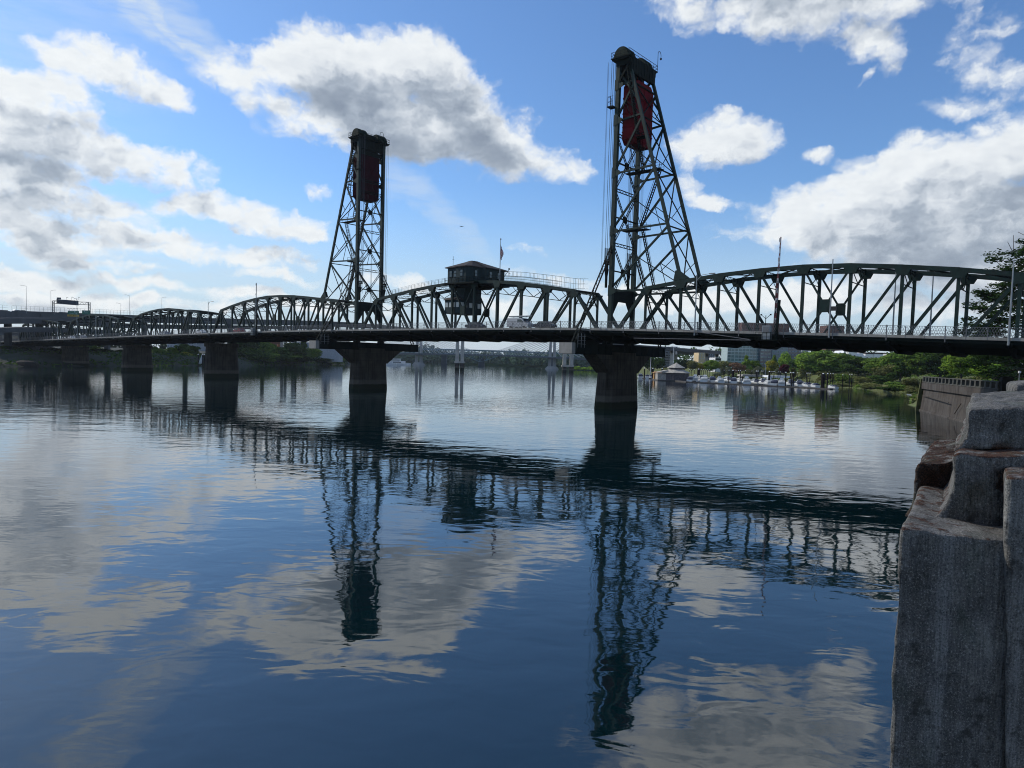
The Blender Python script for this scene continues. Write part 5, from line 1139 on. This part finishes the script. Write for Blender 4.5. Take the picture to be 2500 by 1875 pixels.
def rpier(x0, x1, x2, x3, ycap, ybase, Y, label):
    r_ = thing('motorway_pier', label, 'bridge pier', (at((x0+x3)/2, 900, Y).x, Y, 0), 'pale motorway piers standing in the river')
    for a, b in ((x0, x1), (x2, x3)):
        pa, pb_ = at(a, ybase, Y), at(b, ybase, Y); cx = (pa.x+pb_.x)/2; w_ = pb_.x-pa.x; zc_ = at(a, ycap, Y).z
        m = MB(); m.loft([[V((cx+i*w_*s_, Y+j*3.4, z)) for i, j in ((-.5, -.5), (.5, -.5), (.5, .5), (-.5, .5))] for z, s_ in ((zc_, 1), (25, .86))]); m.build('column', PALEC, r_)
        m = MB(); m.box((cx, Y, zc_/2-1), (w_*1.15, 5, zc_+2)); m.build('footing', CONCP, r_)
    a, b = at(x0-2, ycap, Y), at(x3+2, ycap, Y); m = MB(); m.box(((a.x+b.x)/2, Y, a.z), (b.x-a.x, 5.6, 1.2)); m.box(((a.x+b.x)/2, Y+1, 23.0), ((b.x-a.x)*.9, 2.4, 2.0)); m.build('crossbeam', PALEC, r_)
    m = MB()
    for e in (-1, 1):
        for q in (-3.5, 3.5):
            m.beam(((a.x+b.x)/2, Y+q, 22.5), ((a.x+b.x)/2+e*22, Y+q+e*3, 27.0), .5, .5, EZ)
            for j in range(4): m.beam(((a.x+b.x)/2+e*j*5, Y+q, 23+j), ((a.x+b.x)/2+e*(j*5+5), Y+q, 27.5), .25, .25, EZ)
    m.build('haunch_truss', STEELD, r_)
rpier(1111.5, 1119.5, 1124, 1132, 884, 902, 519, 'pale twin column motorway pier in midstream between the two tower piers')
rpier(1373, 1381.5, 1390, 1399, 893, 908, 549, 'pale twin column motorway pier just left of the nearest tower pier')
rpier(786, 793, 796, 805, 872, 889, 597, 'pale twin column motorway pier by the left bank, left of the left tower pier')
def sign_gantry():
    g_ = thing('sign_gantry', 'steel gantry with a wide dark sign board seen from behind on the motorway', 'sign gantry', at(130, 763, 352))
    a, b = at(130, 737, 350), at(218, 741, 366); za, zb_ = at(130, 763, 350).z-1, at(218, 766, 366).z-1
    for p_, z in ((a, za), (b, zb_)):
        m = MB()
        for e in (-.45, .45): m.beam((p_.x+e, p_.y, z), (p_.x+e, p_.y, p_.z+.6), .28, .28, V((1, 0, 0)))
        for j in range(8): z_ = z+(p_.z-z)*j/8; m.beam((p_.x-.45, p_.y, z_), (p_.x+.45, p_.y, z_+(p_.z-z)/8), .1, .1, V((0, 1, 0)))
        m.build('leg', RAILM, g_)
    m = MB(); a0_, b0_ = V((a.x, a.y, a.z+.6)), V((b.x, b.y, b.z+.6)); m.beam(a0_, b0_, .25, .22, V((0, 1, 0))); m.beam(a0_-EZ*1.3, b0_-EZ*1.3, .25, .22, V((0, 1, 0)))
    for j in range(14): p_, q_ = a0_.lerp(b0_, j/14), a0_.lerp(b0_, (j+1)/14); m.beam(p_-EZ*(0 if j % 2 else 1.3), q_-EZ*(1.3 if j % 2 else 0), .1, .1, V((0, 1, 0)))
    m.build('crossbeam', RAILM, g_)
    SB = mat('sign_back_aluminium', (.035, .045, .065), .6, var=.15)
    c, d = at(142, 731, 354), at(194, 747, 358); m = MB(); m.prism([(c.x, 353, c.z), (d.x, 357, c.z-.2), (d.x, 357, d.z+.2), (c.x, 353, d.z+.5)], (0, .25, 0))
    for j in range(7): t_ = j/6; m.beam((c.x+(d.x-c.x)*t_, 352.8+4*t_, c.z), (c.x+(d.x-c.x)*t_, 352.8+4*t_, d.z+.4), .1, .12, V((1, 0, 0)))
    m.beam((c.x, 352.8, (c.z+d.z)/2), (d.x, 356.8, (c.z+d.z)/2), .1, .14, EZ); m.box((c.x+1.0, 353, c.z+.45), (2.0, .2, .9)); m.build('sign_board', SB, g_)
    for x in (162, 175, 191): p_ = at(x, 731, 356); m = MB(); m.tube(p_-EZ*.2, p_+EZ*1.1, .05, 5); m.tube(p_+EZ*1.1, p_+V((.9, 0, 1.0)), .08, 5); m.build('sign_lamp', RAILM, g_)
sign_gantry()
SG = mat('green_sign_face', (.012, .12, .075), .5); SY = mat('yellow_sign_face', (.42, .27, .03), .5); ST_ = mat('pale_sign_lettering', (.30, .42, .42), .5); SK = mat('black_sign_lettering', (.05, .035, .01), .5)
def textob(body, size, loc, mt_, parent, w=0):
    c = bpy.data.curves.new('lettering', 'FONT'); c.body = body; c.size = size; c.align_x = 'CENTER'; c.align_y = 'CENTER'; c.extrude = .01
    o = bpy.data.objects.new('lettering', c); COL.objects.link(o); o.parent = parent; o.location = V(loc)-ORG[parent]; o.rotation_euler = (PI/2, 0, 0); c.materials.append(mt_)
    me = bpy.data.meshes.new_from_object(o.evaluated_get(bpy.context.evaluated_depsgraph_get())); q = bpy.data.objects.new('lettering', me); COL.objects.link(q); q.parent = parent; q.location = o.location; q.rotation_euler = o.rotation_euler; bpy.data.objects.remove(o); return q
def rsign(x0, x1, y0, y1, label, lines, shield, yel=False):
    Y = 340; a, b = at(x0, y0, Y), at(x1, y1, Y); r_ = thing('road_sign', label, 'road sign', (((a.x+b.x)/2), Y, b.z), 'green overhead road signs')
    m = MB(); m.box(((a.x+b.x)/2, Y, (a.z+b.z)/2), (b.x-a.x, .15, a.z-b.z)); m.build('sign_panel', SG, r_)
    for t_, fx, fz, sz in lines: textob(t_, sz, (a.x+(b.x-a.x)*fx, Y-.1, b.z+(a.z-b.z)*fz), ST_, r_)
    if shield:
        fx, fz = shield; c = V((a.x+(b.x-a.x)*fx, Y-.09, b.z+(a.z-b.z)*fz)); m = MB(); m.prism([c+V((p, 0, q)) for p, q in ((-.35, .3), (.35, .3), (.38, -.05), (0, -.4), (-.38, -.05))], (0, -.02, 0)); m.build('route_shield', ST_, r_)
    m = MB(); m.box(((a.x+b.x)/2, Y+.3, a.z-.4), (b.x-a.x, .15, .2)); m.box(((a.x+b.x)/2, Y+.3, b.z+.4), (b.x-a.x, .15, .2)); m.build('bracket', RAILM, r_)
    if yel:
        m = MB(); zc_ = b.z-.45; m.box(((a.x+b.x)/2-.1, Y, zc_), (b.x-a.x+.4, .15, .95)); yp = m.build('exit_panel', SY, r_); textob('EXIT      ONLY', .62, ((a.x+b.x)/2, Y-.1, zc_), SK, r_)
        c = V(((a.x+b.x)/2, Y-.09, zc_)); m = MB(); m.prism([c+V(q) for q in ((-.3, 0, .05), (.3, 0, .05), (0, 0, -.35))], (0, -.02, 0)); m.box(c+V((0, 0, .15)), (.15, .02, .3)); m.build('arrow', SK, r_)
    for j in range(4 if yel else 0): p_ = V((a.x+(b.x-a.x)*(.12+j*.26), Y, a.z)); m = MB(); m.tube(p_, p_+EZ*1.1, .05, 5); m.tube(p_+EZ*1.1, p_+V((-1.0, 0, 1.15)), .08, 5); m.build('sign_lamp', RAILM, r_)
    return r_
rsign(166, 192.5, 758.5, 768.5, 'green road sign with a yellow exit panel underneath', [('Oregon City', .5, .36, .72), ('SOUTH', .3, .78, .45)], (.63, .74), True)
rsign(200.5, 220.5, 757.5, 768, 'smaller green road sign right of the one with the yellow panel', [('Salem', .5, .42, .72), ('SOUTH', .62, .8, .4)], (.3, .78))
for i, (x, y0, y1, Y, ar) in enumerate(((64, 699, 760, 334, -1), (124, 710, 763, 352, 1), (295, 742, 768, 398, -1), (316, 722, 770, 402, -1), (395, 727, 774, 430, 1), (0, 0, 0, 0, 0))[:5]):
    a, b = at(x, y0, Y), at(x, y1, Y); r_ = thing('street_lamp', ['tallest lamp at the far left of the motorway, arm to the left', 'lamp left of the gantry, arm to the right', 'short lamp right of the green signs', 'tall lamp right of the green signs, arm to the left', 'lamp above the second low truss span'][i], 'street lamp', (a.x, Y, b.z-1), 'lamps of the elevated motorway')
    m = MB(); m.tube((a.x, Y, b.z-1), (a.x, Y, a.z), .09, 6, .06); m.build('pole', GALV, r_); m = MB(); m.tube((a.x, Y, a.z), (a.x+ar*1.8, Y, a.z+.45), .07, 5); m.box((a.x+ar*2.2, Y, a.z+.45), (.9, .3, .15)); m.build('arm', GALV, r_)
for i, (x, Y, y, c) in enumerate(((40, 336, 757, 'white'), (54, 338, 758, 'dark'), (150, 361, 762, 'silver'), (159, 363, 763, 'dark'), (147, 359, 762, 'white'))):
    p_ = at(x, y, Y+4); o = dup(PC[c], (p_.x, Y+4, at(x, y+1, Y).z-.9)); o.rotation_euler = (0, 0, .9 if i else 1.0); o['label'] = ['white', 'dark', 'silver', 'dark second', 'leading white'][i]+' car on the upper motorway '+('at the far left' if i < 2 else 'under the sign gantry'); o['group'] = 'cars on the motorway'
# cable stayed bridge
tk = thing('cable_stayed_bridge', 'slender cable stayed bridge with pale towers far upstream', 'bridge', (-30, 708, 0))
TP_ = [V((-96, 724, 0)), V((38, 693, 0))]; TD = (TP_[1]-TP_[0]).normalized(); LW = mat('pale_tower_concrete', (.36, .35, .33), .8, var=.1, streak=.3, stain=(.2, .2, .19)); CBL = mat('white_stay_cable', (.5, .52, .52), .5)
def tz(t): return 12.6-.00045*(t)**2*.35
m = MB(); ctr = (TP_[0]+TP_[1])/2; dp_ = [ctr+TD*t+EZ*(12.4-.00012*t*t) for t in range(-150, 190, 10)]; ribbon(m, dp_, 14, 1.4, 0); m.build('deck', mat('far_deck_grey', (.10, .12, .13), .7), tk)
for p_ in TP_:
    m = MB()
    for e in (-1, 1): m.loft([[p_+V((i*w+e*o_, j*2.4, z)) for i, j in ((-.5, -.5), (.5, -.5), (.5, .5), (-.5, .5))] for z, w, o_ in ((1.5, 3.2, 2.4), (12, 2.8, 2.2), (37, 2.2, 1.5))])
    m.build('tower', LW, tk); m = MB(); m.loft([[p_+V((math.cos(a_*PI/6)*r_, math.sin(a_*PI/6)*r_*.6, z)) for a_ in range(12)] for r_, z in ((7.5, -1), (6, 1.2), (4.5, 2.6))]); m.build('footing', LW, tk)
    m = MB()
    for e in (-1, 1):
        for i in range(11):
            L2 = 10+i*5.6
            for w in (-5.5, 5.5): m.tube(p_+EZ*(22+i*1.35), p_+TD*e*L2+V((-TD.y, TD.x, 0))*w+EZ*12.2, .2, 4)
    m.build('stay_cables', CBL, tk)
rb = thing('cantilever_bridge', 'blue green steel cantilever bridge beyond the cable stayed one', 'bridge', (-38, 859, 0)); BGS = mat('blue_green_far_steel', (.10, .17, .19), .6)
m = MB(); Q = [V((x, 850+x*.12, 18.5-.00006*(x+40)**2)) for x in range(-160, 150, 8)]; ribbon(m, Q, 13, 1.8, 0); m.build('deck', BGS, rb)
for y_ in (-5, 5):
    m = MB()
    for a, b in zip(Q, Q[1:]):
        def low(p): u = abs(p.x+38); return max(0.0, 1-u/26)**1.25*10+3.2
        la, lb_ = a-EZ*(2+low(a))+V((0, y_, 0)), b-EZ*(2+low(b))+V((0, y_, 0))
        m.beam(la, lb_, .6, .6, EZ); m.beam(la, a+V((0, y_, -1)), .35, .35, V((1, 0, 0))); m.beam(la, b+V((0, y_, -1)), .3, .3, V((0, 1, 0)))
    m.build('truss', BGS, rb)
for x, w in ((-83, 7), (-38, 8), (48, 7)):
    m = MB(); m.box((x, 856, 3 if x == -38 else 6), (w*.9, 8, 9 if x == -38 else 16)); m.build('pier', mat('far_pier_stone', (.07, .085, .10), .8), rb)
fe = thing('river_ferry', 'white two deck river boat moored at the far left bank', 'ferry', (at(968, 884, 690).x, 690, 0)); c2 = V(fe.location)
m = MB(); m.loft([[c2+V((x, y*s_, z)) for x, y in ((-8, -2.2), (7, -2.2), (9.5, 0), (7, 2.2), (-8, 2.2))] for z, s_ in ((-.3, .85), (1.2, 1))]); m.build('hull', WHITE, fe)
for z, L2 in ((2.4, 12), (4.6, 9)): m = MB(); m.box(c2+V((-.8, 0, z)), (L2, 3.8, 1.8)); dk_ = m.build('cabin_deck', WHITE, fe); m = MB(); m.box(c2+V((-.8, -1.93, z)), (L2*.9, .05, .7)); m.build('window', GLASSD, dk_)
m = MB(); m.box(c2+V((-.8, 0, 6.0)), (10, 4.2, .2)); m.build('roof', WHITE, fe)
for i, (x, y, Y, L2) in enumerate(((985, 887, 700, 14), (955, 888, 650, 10))):
    p_ = at(x, y, Y); m = MB(); m.box((p_.x, Y, .8), (L2, 4, 1.6)); m.box((p_.x-1, Y, 2.6), (L2*.4, 3, 2)); o = m.build('work_barge', WHITE); tag(o, ['low white barge right of the river boat', 'low white float left of the river boat'][i], 'barge', 'moored barges'); center(o)
sb_ = thing('sailboat', 'little dinghy with a white sail left of the blunt pier', 'sailboat', onz(489, 892.5)); c3 = V(sb_.location)
m = MB(); m.loft([[c3+V((x, y*w, z)) for x, y in ((-1.6, -.6), (.8, -.6), (2, 0), (.8, .6), (-1.6, .6))] for z, w in ((-.1, .6), (.45, 1))]); m.build('hull', WHITE, sb_)
m = MB(); m.tube(c3+V((.9, 0, .3)), c3+V((1.0, 0, 6.4)), .05, 6); m.build('mast', GALV, sb_)
m = MB(); m.loft([[c3+V((.9-w*u, .25*math.sin(PI*u)*w, .9+h)) for u in (0, .35, .7, 1)] for h, w in ((0, 2.0), (1.6, 1.5), (3.4, .85), (5.3, .08))], cap=False, closed=False); m.build('sail', WHITE, sb_)
for i, (x, y, Y, sz) in enumerate(((60, 884, 294, 5),)):
    p_ = at(x, y, Y); m = MB(); rr = random.Random(3)
    m.loft([[V((p_.x+math.cos(a_)*sz*s_*(1+.2*math.sin(a_*3)), Y+math.sin(a_)*sz*.6*s_, z)) for a_ in [j*PI/5 for j in range(10)]] for s_, z in ((1.1, -1), (1, .8), (.75, 1.9), (.3, 2.5))]); o = m.build('boulder', CONCD); tag(o, 'pale boulder at the waterline of the far left bank', 'boulder'); center(o)
pw = at(1127, 553, 900); m = MB(); m.loft([[pw+V((x, 0, 0))+V((0, math.cos(a_)*r_, math.sin(a_)*r_)) for a_ in [j*PI/4 for j in range(8)]] for x, r_ in ((-2.4, .1), (-1.8, .3), (1.8, .3), (2.5, .1))]); m.box(pw, (.8, 5, .1)); m.box(pw+V((-2.1, 0, .4)), (.5, .08, .8)); o = m.build('airplane', GALV); tag(o, 'tiny distant aeroplane in the blue sky between the towers', 'aeroplane'); center(o)
# ------------------------------------------------------------------ weathered stone parapet close to the camera
def stonemat(crust=0.0):
    m = bpy.data.materials.new('weathered_stone'); m.use_nodes = True; t = m.node_tree; k = NT(t); b = t.nodes['Principled BSDF']; b.inputs['Roughness'].default_value = .93; b.inputs['Specular IOR Level'].default_value = .25
    g = k.n('ShaderNodeNewGeometry'); pos = g.outputs['Position']; sx = k.n('ShaderNodeSeparateXYZ'); k.set(sx.inputs[0], pos); ns = k.n('ShaderNodeSeparateXYZ'); k.set(ns.inputs[0], g.outputs['Normal'])
    mp = k.n('ShaderNodeMapping'); k.set(mp.inputs[0], pos); mp.inputs[3].default_value = (1, 1, .045)
    stri = k.noise(mp.outputs[0], 150, 2, .5)
    strb = k.noise(mp.outputs[0], 9, 4, .7)
    grit = k.noise(pos, 170, 4, .7); big = k.noise(pos, 3.2, 6, .65); med = k.noise(pos, 16, 5, .65)
    c = k.ramp(big, [(.3, (.045, .044, .041)), (.5, (.115, .112, .104)), (.68, (.235, .23, .21))])
    c = k.mix(k.mr(strb, .46, .70, 0, .5), c, (.27, .275, .275, 1))
    c = k.mix(k.mr(stri, .42, .60, 0, .42), c, (.045, .046, .045, 1))
    c = k.mix(k.mr(grit, .54, .66, 0, .6), c, (.33, .33, .31, 1)); c = k.mix(k.mr(grit, .46, .36, 0, .8), c, (.03, .03, .032, 1))
    moss = k.m('MULTIPLY', k.mr(ns.outputs[2], .30, .65), k.mr(med, .36, .56)); moss = k.m('MULTIPLY', moss, k.m('MULTIPLY', k.mr(sx.outputs[2], 8.47, 8.42), k.mr(k.m('ADD', sx.outputs[2], k.m('MULTIPLY', k.mr(med, .4, .7), .12)), 8.24, 8.30)))
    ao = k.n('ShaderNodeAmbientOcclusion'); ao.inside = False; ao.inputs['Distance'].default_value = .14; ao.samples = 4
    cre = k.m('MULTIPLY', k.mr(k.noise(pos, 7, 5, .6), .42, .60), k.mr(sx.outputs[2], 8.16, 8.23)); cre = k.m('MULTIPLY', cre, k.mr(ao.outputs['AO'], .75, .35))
    c = k.mix(k.mr(k.noise(pos, 11, 7, .75), .53, .66, 0, .85), c, (.030, .029, .026, 1))
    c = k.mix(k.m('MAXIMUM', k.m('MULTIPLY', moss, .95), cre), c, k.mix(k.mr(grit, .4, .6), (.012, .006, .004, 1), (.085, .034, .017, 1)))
    pc = k.vm('DISTANCE', pos, tuple(at(2425, 1285, 2.5)), 1); pd = k.vm('DISTANCE', pos, tuple(at(2452, 1190, 2.45)), 1); wob = k.m('MULTIPLY', k.m('SUBTRACT', med, .5), .35)
    pt = k.m('MAXIMUM', k.mr(k.m('ADD', pc, wob), .085, .05), k.mr(k.m('ADD', pd, wob), .07, .04)); pt = k.m('MAXIMUM', pt, k.m('MULTIPLY', k.mr(med, .40, .50), crust))
    c = k.mix(k.m('MULTIPLY', pt, .92), c, k.mix(k.mr(grit, .42, .62), (.008, .006, .005, 1), (.06, .026, .014, 1)))
    c = k.mix(k.m('MULTIPLY', k.mr(k.noise(pos, 5, 3, .5), .55, .7), .25), c, (.05, .075, .05, 1))
    k.set(b.inputs['Base Color'], c)
    h = k.m('ADD', k.m('MULTIPLY', grit, .35), k.m('ADD', k.m('MULTIPLY', stri, .5), k.m('MULTIPLY', med, 2.2)))
    bp = k.n('ShaderNodeBump'); bp.inputs['Strength'].default_value = 1; bp.inputs['Distance'].default_value = .010; k.set(bp.inputs['Height'], h); k.set(b.inputs['Normal'], bp.outputs[0]); return m
STONE = stonemat(); STONEB = stonemat(.9)
sw_ = thing('stone_parapet', 'rough grey stepped stone parapet close by at the right edge, mossy in its joints', 'parapet', (1.9, 2.8, 6.2))
def rough(name, polys, vox, amp, nscale, seed):
    m = MB()
    for poly, Y0, Y1 in polys: m.prism([(at(x, y, Y0).x, Y0, at(x, y, Y0).z) for x, y in poly][::-1], V((.66, 1, 0))*(Y1-Y0))
    o = m.build(name, STONE, sw_); md = o.modifiers.new('r', 'REMESH'); md.mode = 'VOXEL'; md.voxel_size = vox; md.adaptivity = 0
    s_ = o.modifiers.new('s', 'SMOOTH'); s_.factor = .5; s_.iterations = 1
    dg = bpy.context.evaluated_depsgraph_get(); me = bpy.data.meshes.new_from_object(o.evaluated_get(dg)); o.modifiers.clear(); o.data = me
    nn = [v.normal.copy() for v in me.vertices]
    for v, n_ in zip(me.vertices, nn):
        p = v.co*nscale; q = v.co+V((seed, 0, 0))
        d = noise.fractal(p+V((seed, 0, 0)), .8, 2.1, 5)*amp+noise.noise(q*3.1)*amp*1.6
        up_ = max(0, n_.z); d += -abs(noise.noise(p*.8))*amp*2.2*up_
        v.co += n_*d
    me.materials.clear(); me.materials.append(STONEB if name == 'broken_block' else STONE); me.polygons.foreach_set('use_smooth', [True]*len(me.polygons)); me.update(); return o
# profiles are measured on the photograph and stand at their own depth
rough('plinth', [([(2196, 1284), (2300, 1298), (2460, 1318), (2760, 1345), (2760, 2250), (2160, 2250), (2173, 1875), (2184, 1550)], 2.2, 3.6)], .013, .006, 6, 1)
rough('moulded_block', [([(2325, 1112), (2345, 1102), (2480, 1106), (2760, 1120), (2760, 1360), (2280, 1320), (2228, 1290), (2275, 1268), (2303, 1240), (2319, 1200), (2325, 1155)], 2.42, 3.5)], .012, .007, 7, 2)
rough('broken_block', [([(2236, 1140), (2246, 1128), (2330, 1122), (2420, 1122), (2420, 1260), (2215, 1262), (2232, 1222)], 3.0, 3.95)], .012, .016, 7, 3)
rough('cap_block', [([(2361, 1010), (2366, 996), (2760, 990), (2760, 1104), (2359, 1100), (2326, 1104), (2350, 1074), (2360, 1050)], 2.6, 4.6)], .013, .012, 6, 4)
rough('far_cap_block', [([(2476, 950), (2484, 936), (2700, 925), (2700, 1010), (2474, 1010)], 4.7, 6.5)], .02, .01, 5, 5)
rough('pilaster', [([(2456, 1172), (2466, 1166), (2800, 1172), (2800, 2300), (2454, 2300)], 2.165, 2.5)], .015, .004, 6, 6)
nb_ = thing('near_seawall', 'concrete seawall under the stone parapet, out of frame', 'seawall', (6, 6, 0))
m = MB(); m.loft([[V((1.35+o_, y, z)) for o_, z in ((-.3, -3), (0, 7.2), (6, 7.2), (6, -3))] for y in (-14, 2.4)]); m.loft([[V((2.0+(y-2.4)*.66+o_, y, z)) for o_, z in ((-.3, -3), (.4, 6.9), (14, 6.9), (14, -3))] for y in (2.45, 60)]); m.build('wall', SWM, nb_)
# ------------------------------------------------------------------ thin morning haze over the river
hz_ = bpy.data.materials.new('morning_haze'); hz_.use_nodes = True; t = hz_.node_tree; t.nodes.remove(t.nodes['Principled BSDF']); pv = t.nodes.new('ShaderNodeVolumePrincipled'); pv.inputs['Color'].default_value = (.78, .88, 1, 1); pv.inputs['Density'].default_value = .000055; pv.inputs['Anisotropy'].default_value = .2
t.links.new(pv.outputs[0], t.nodes['Material Output'].inputs['Volume'])
m = MB(); m.box((0, 2400, 35), (6900, 5300, 78)); m.build('haze', hz_, kind='stuff')
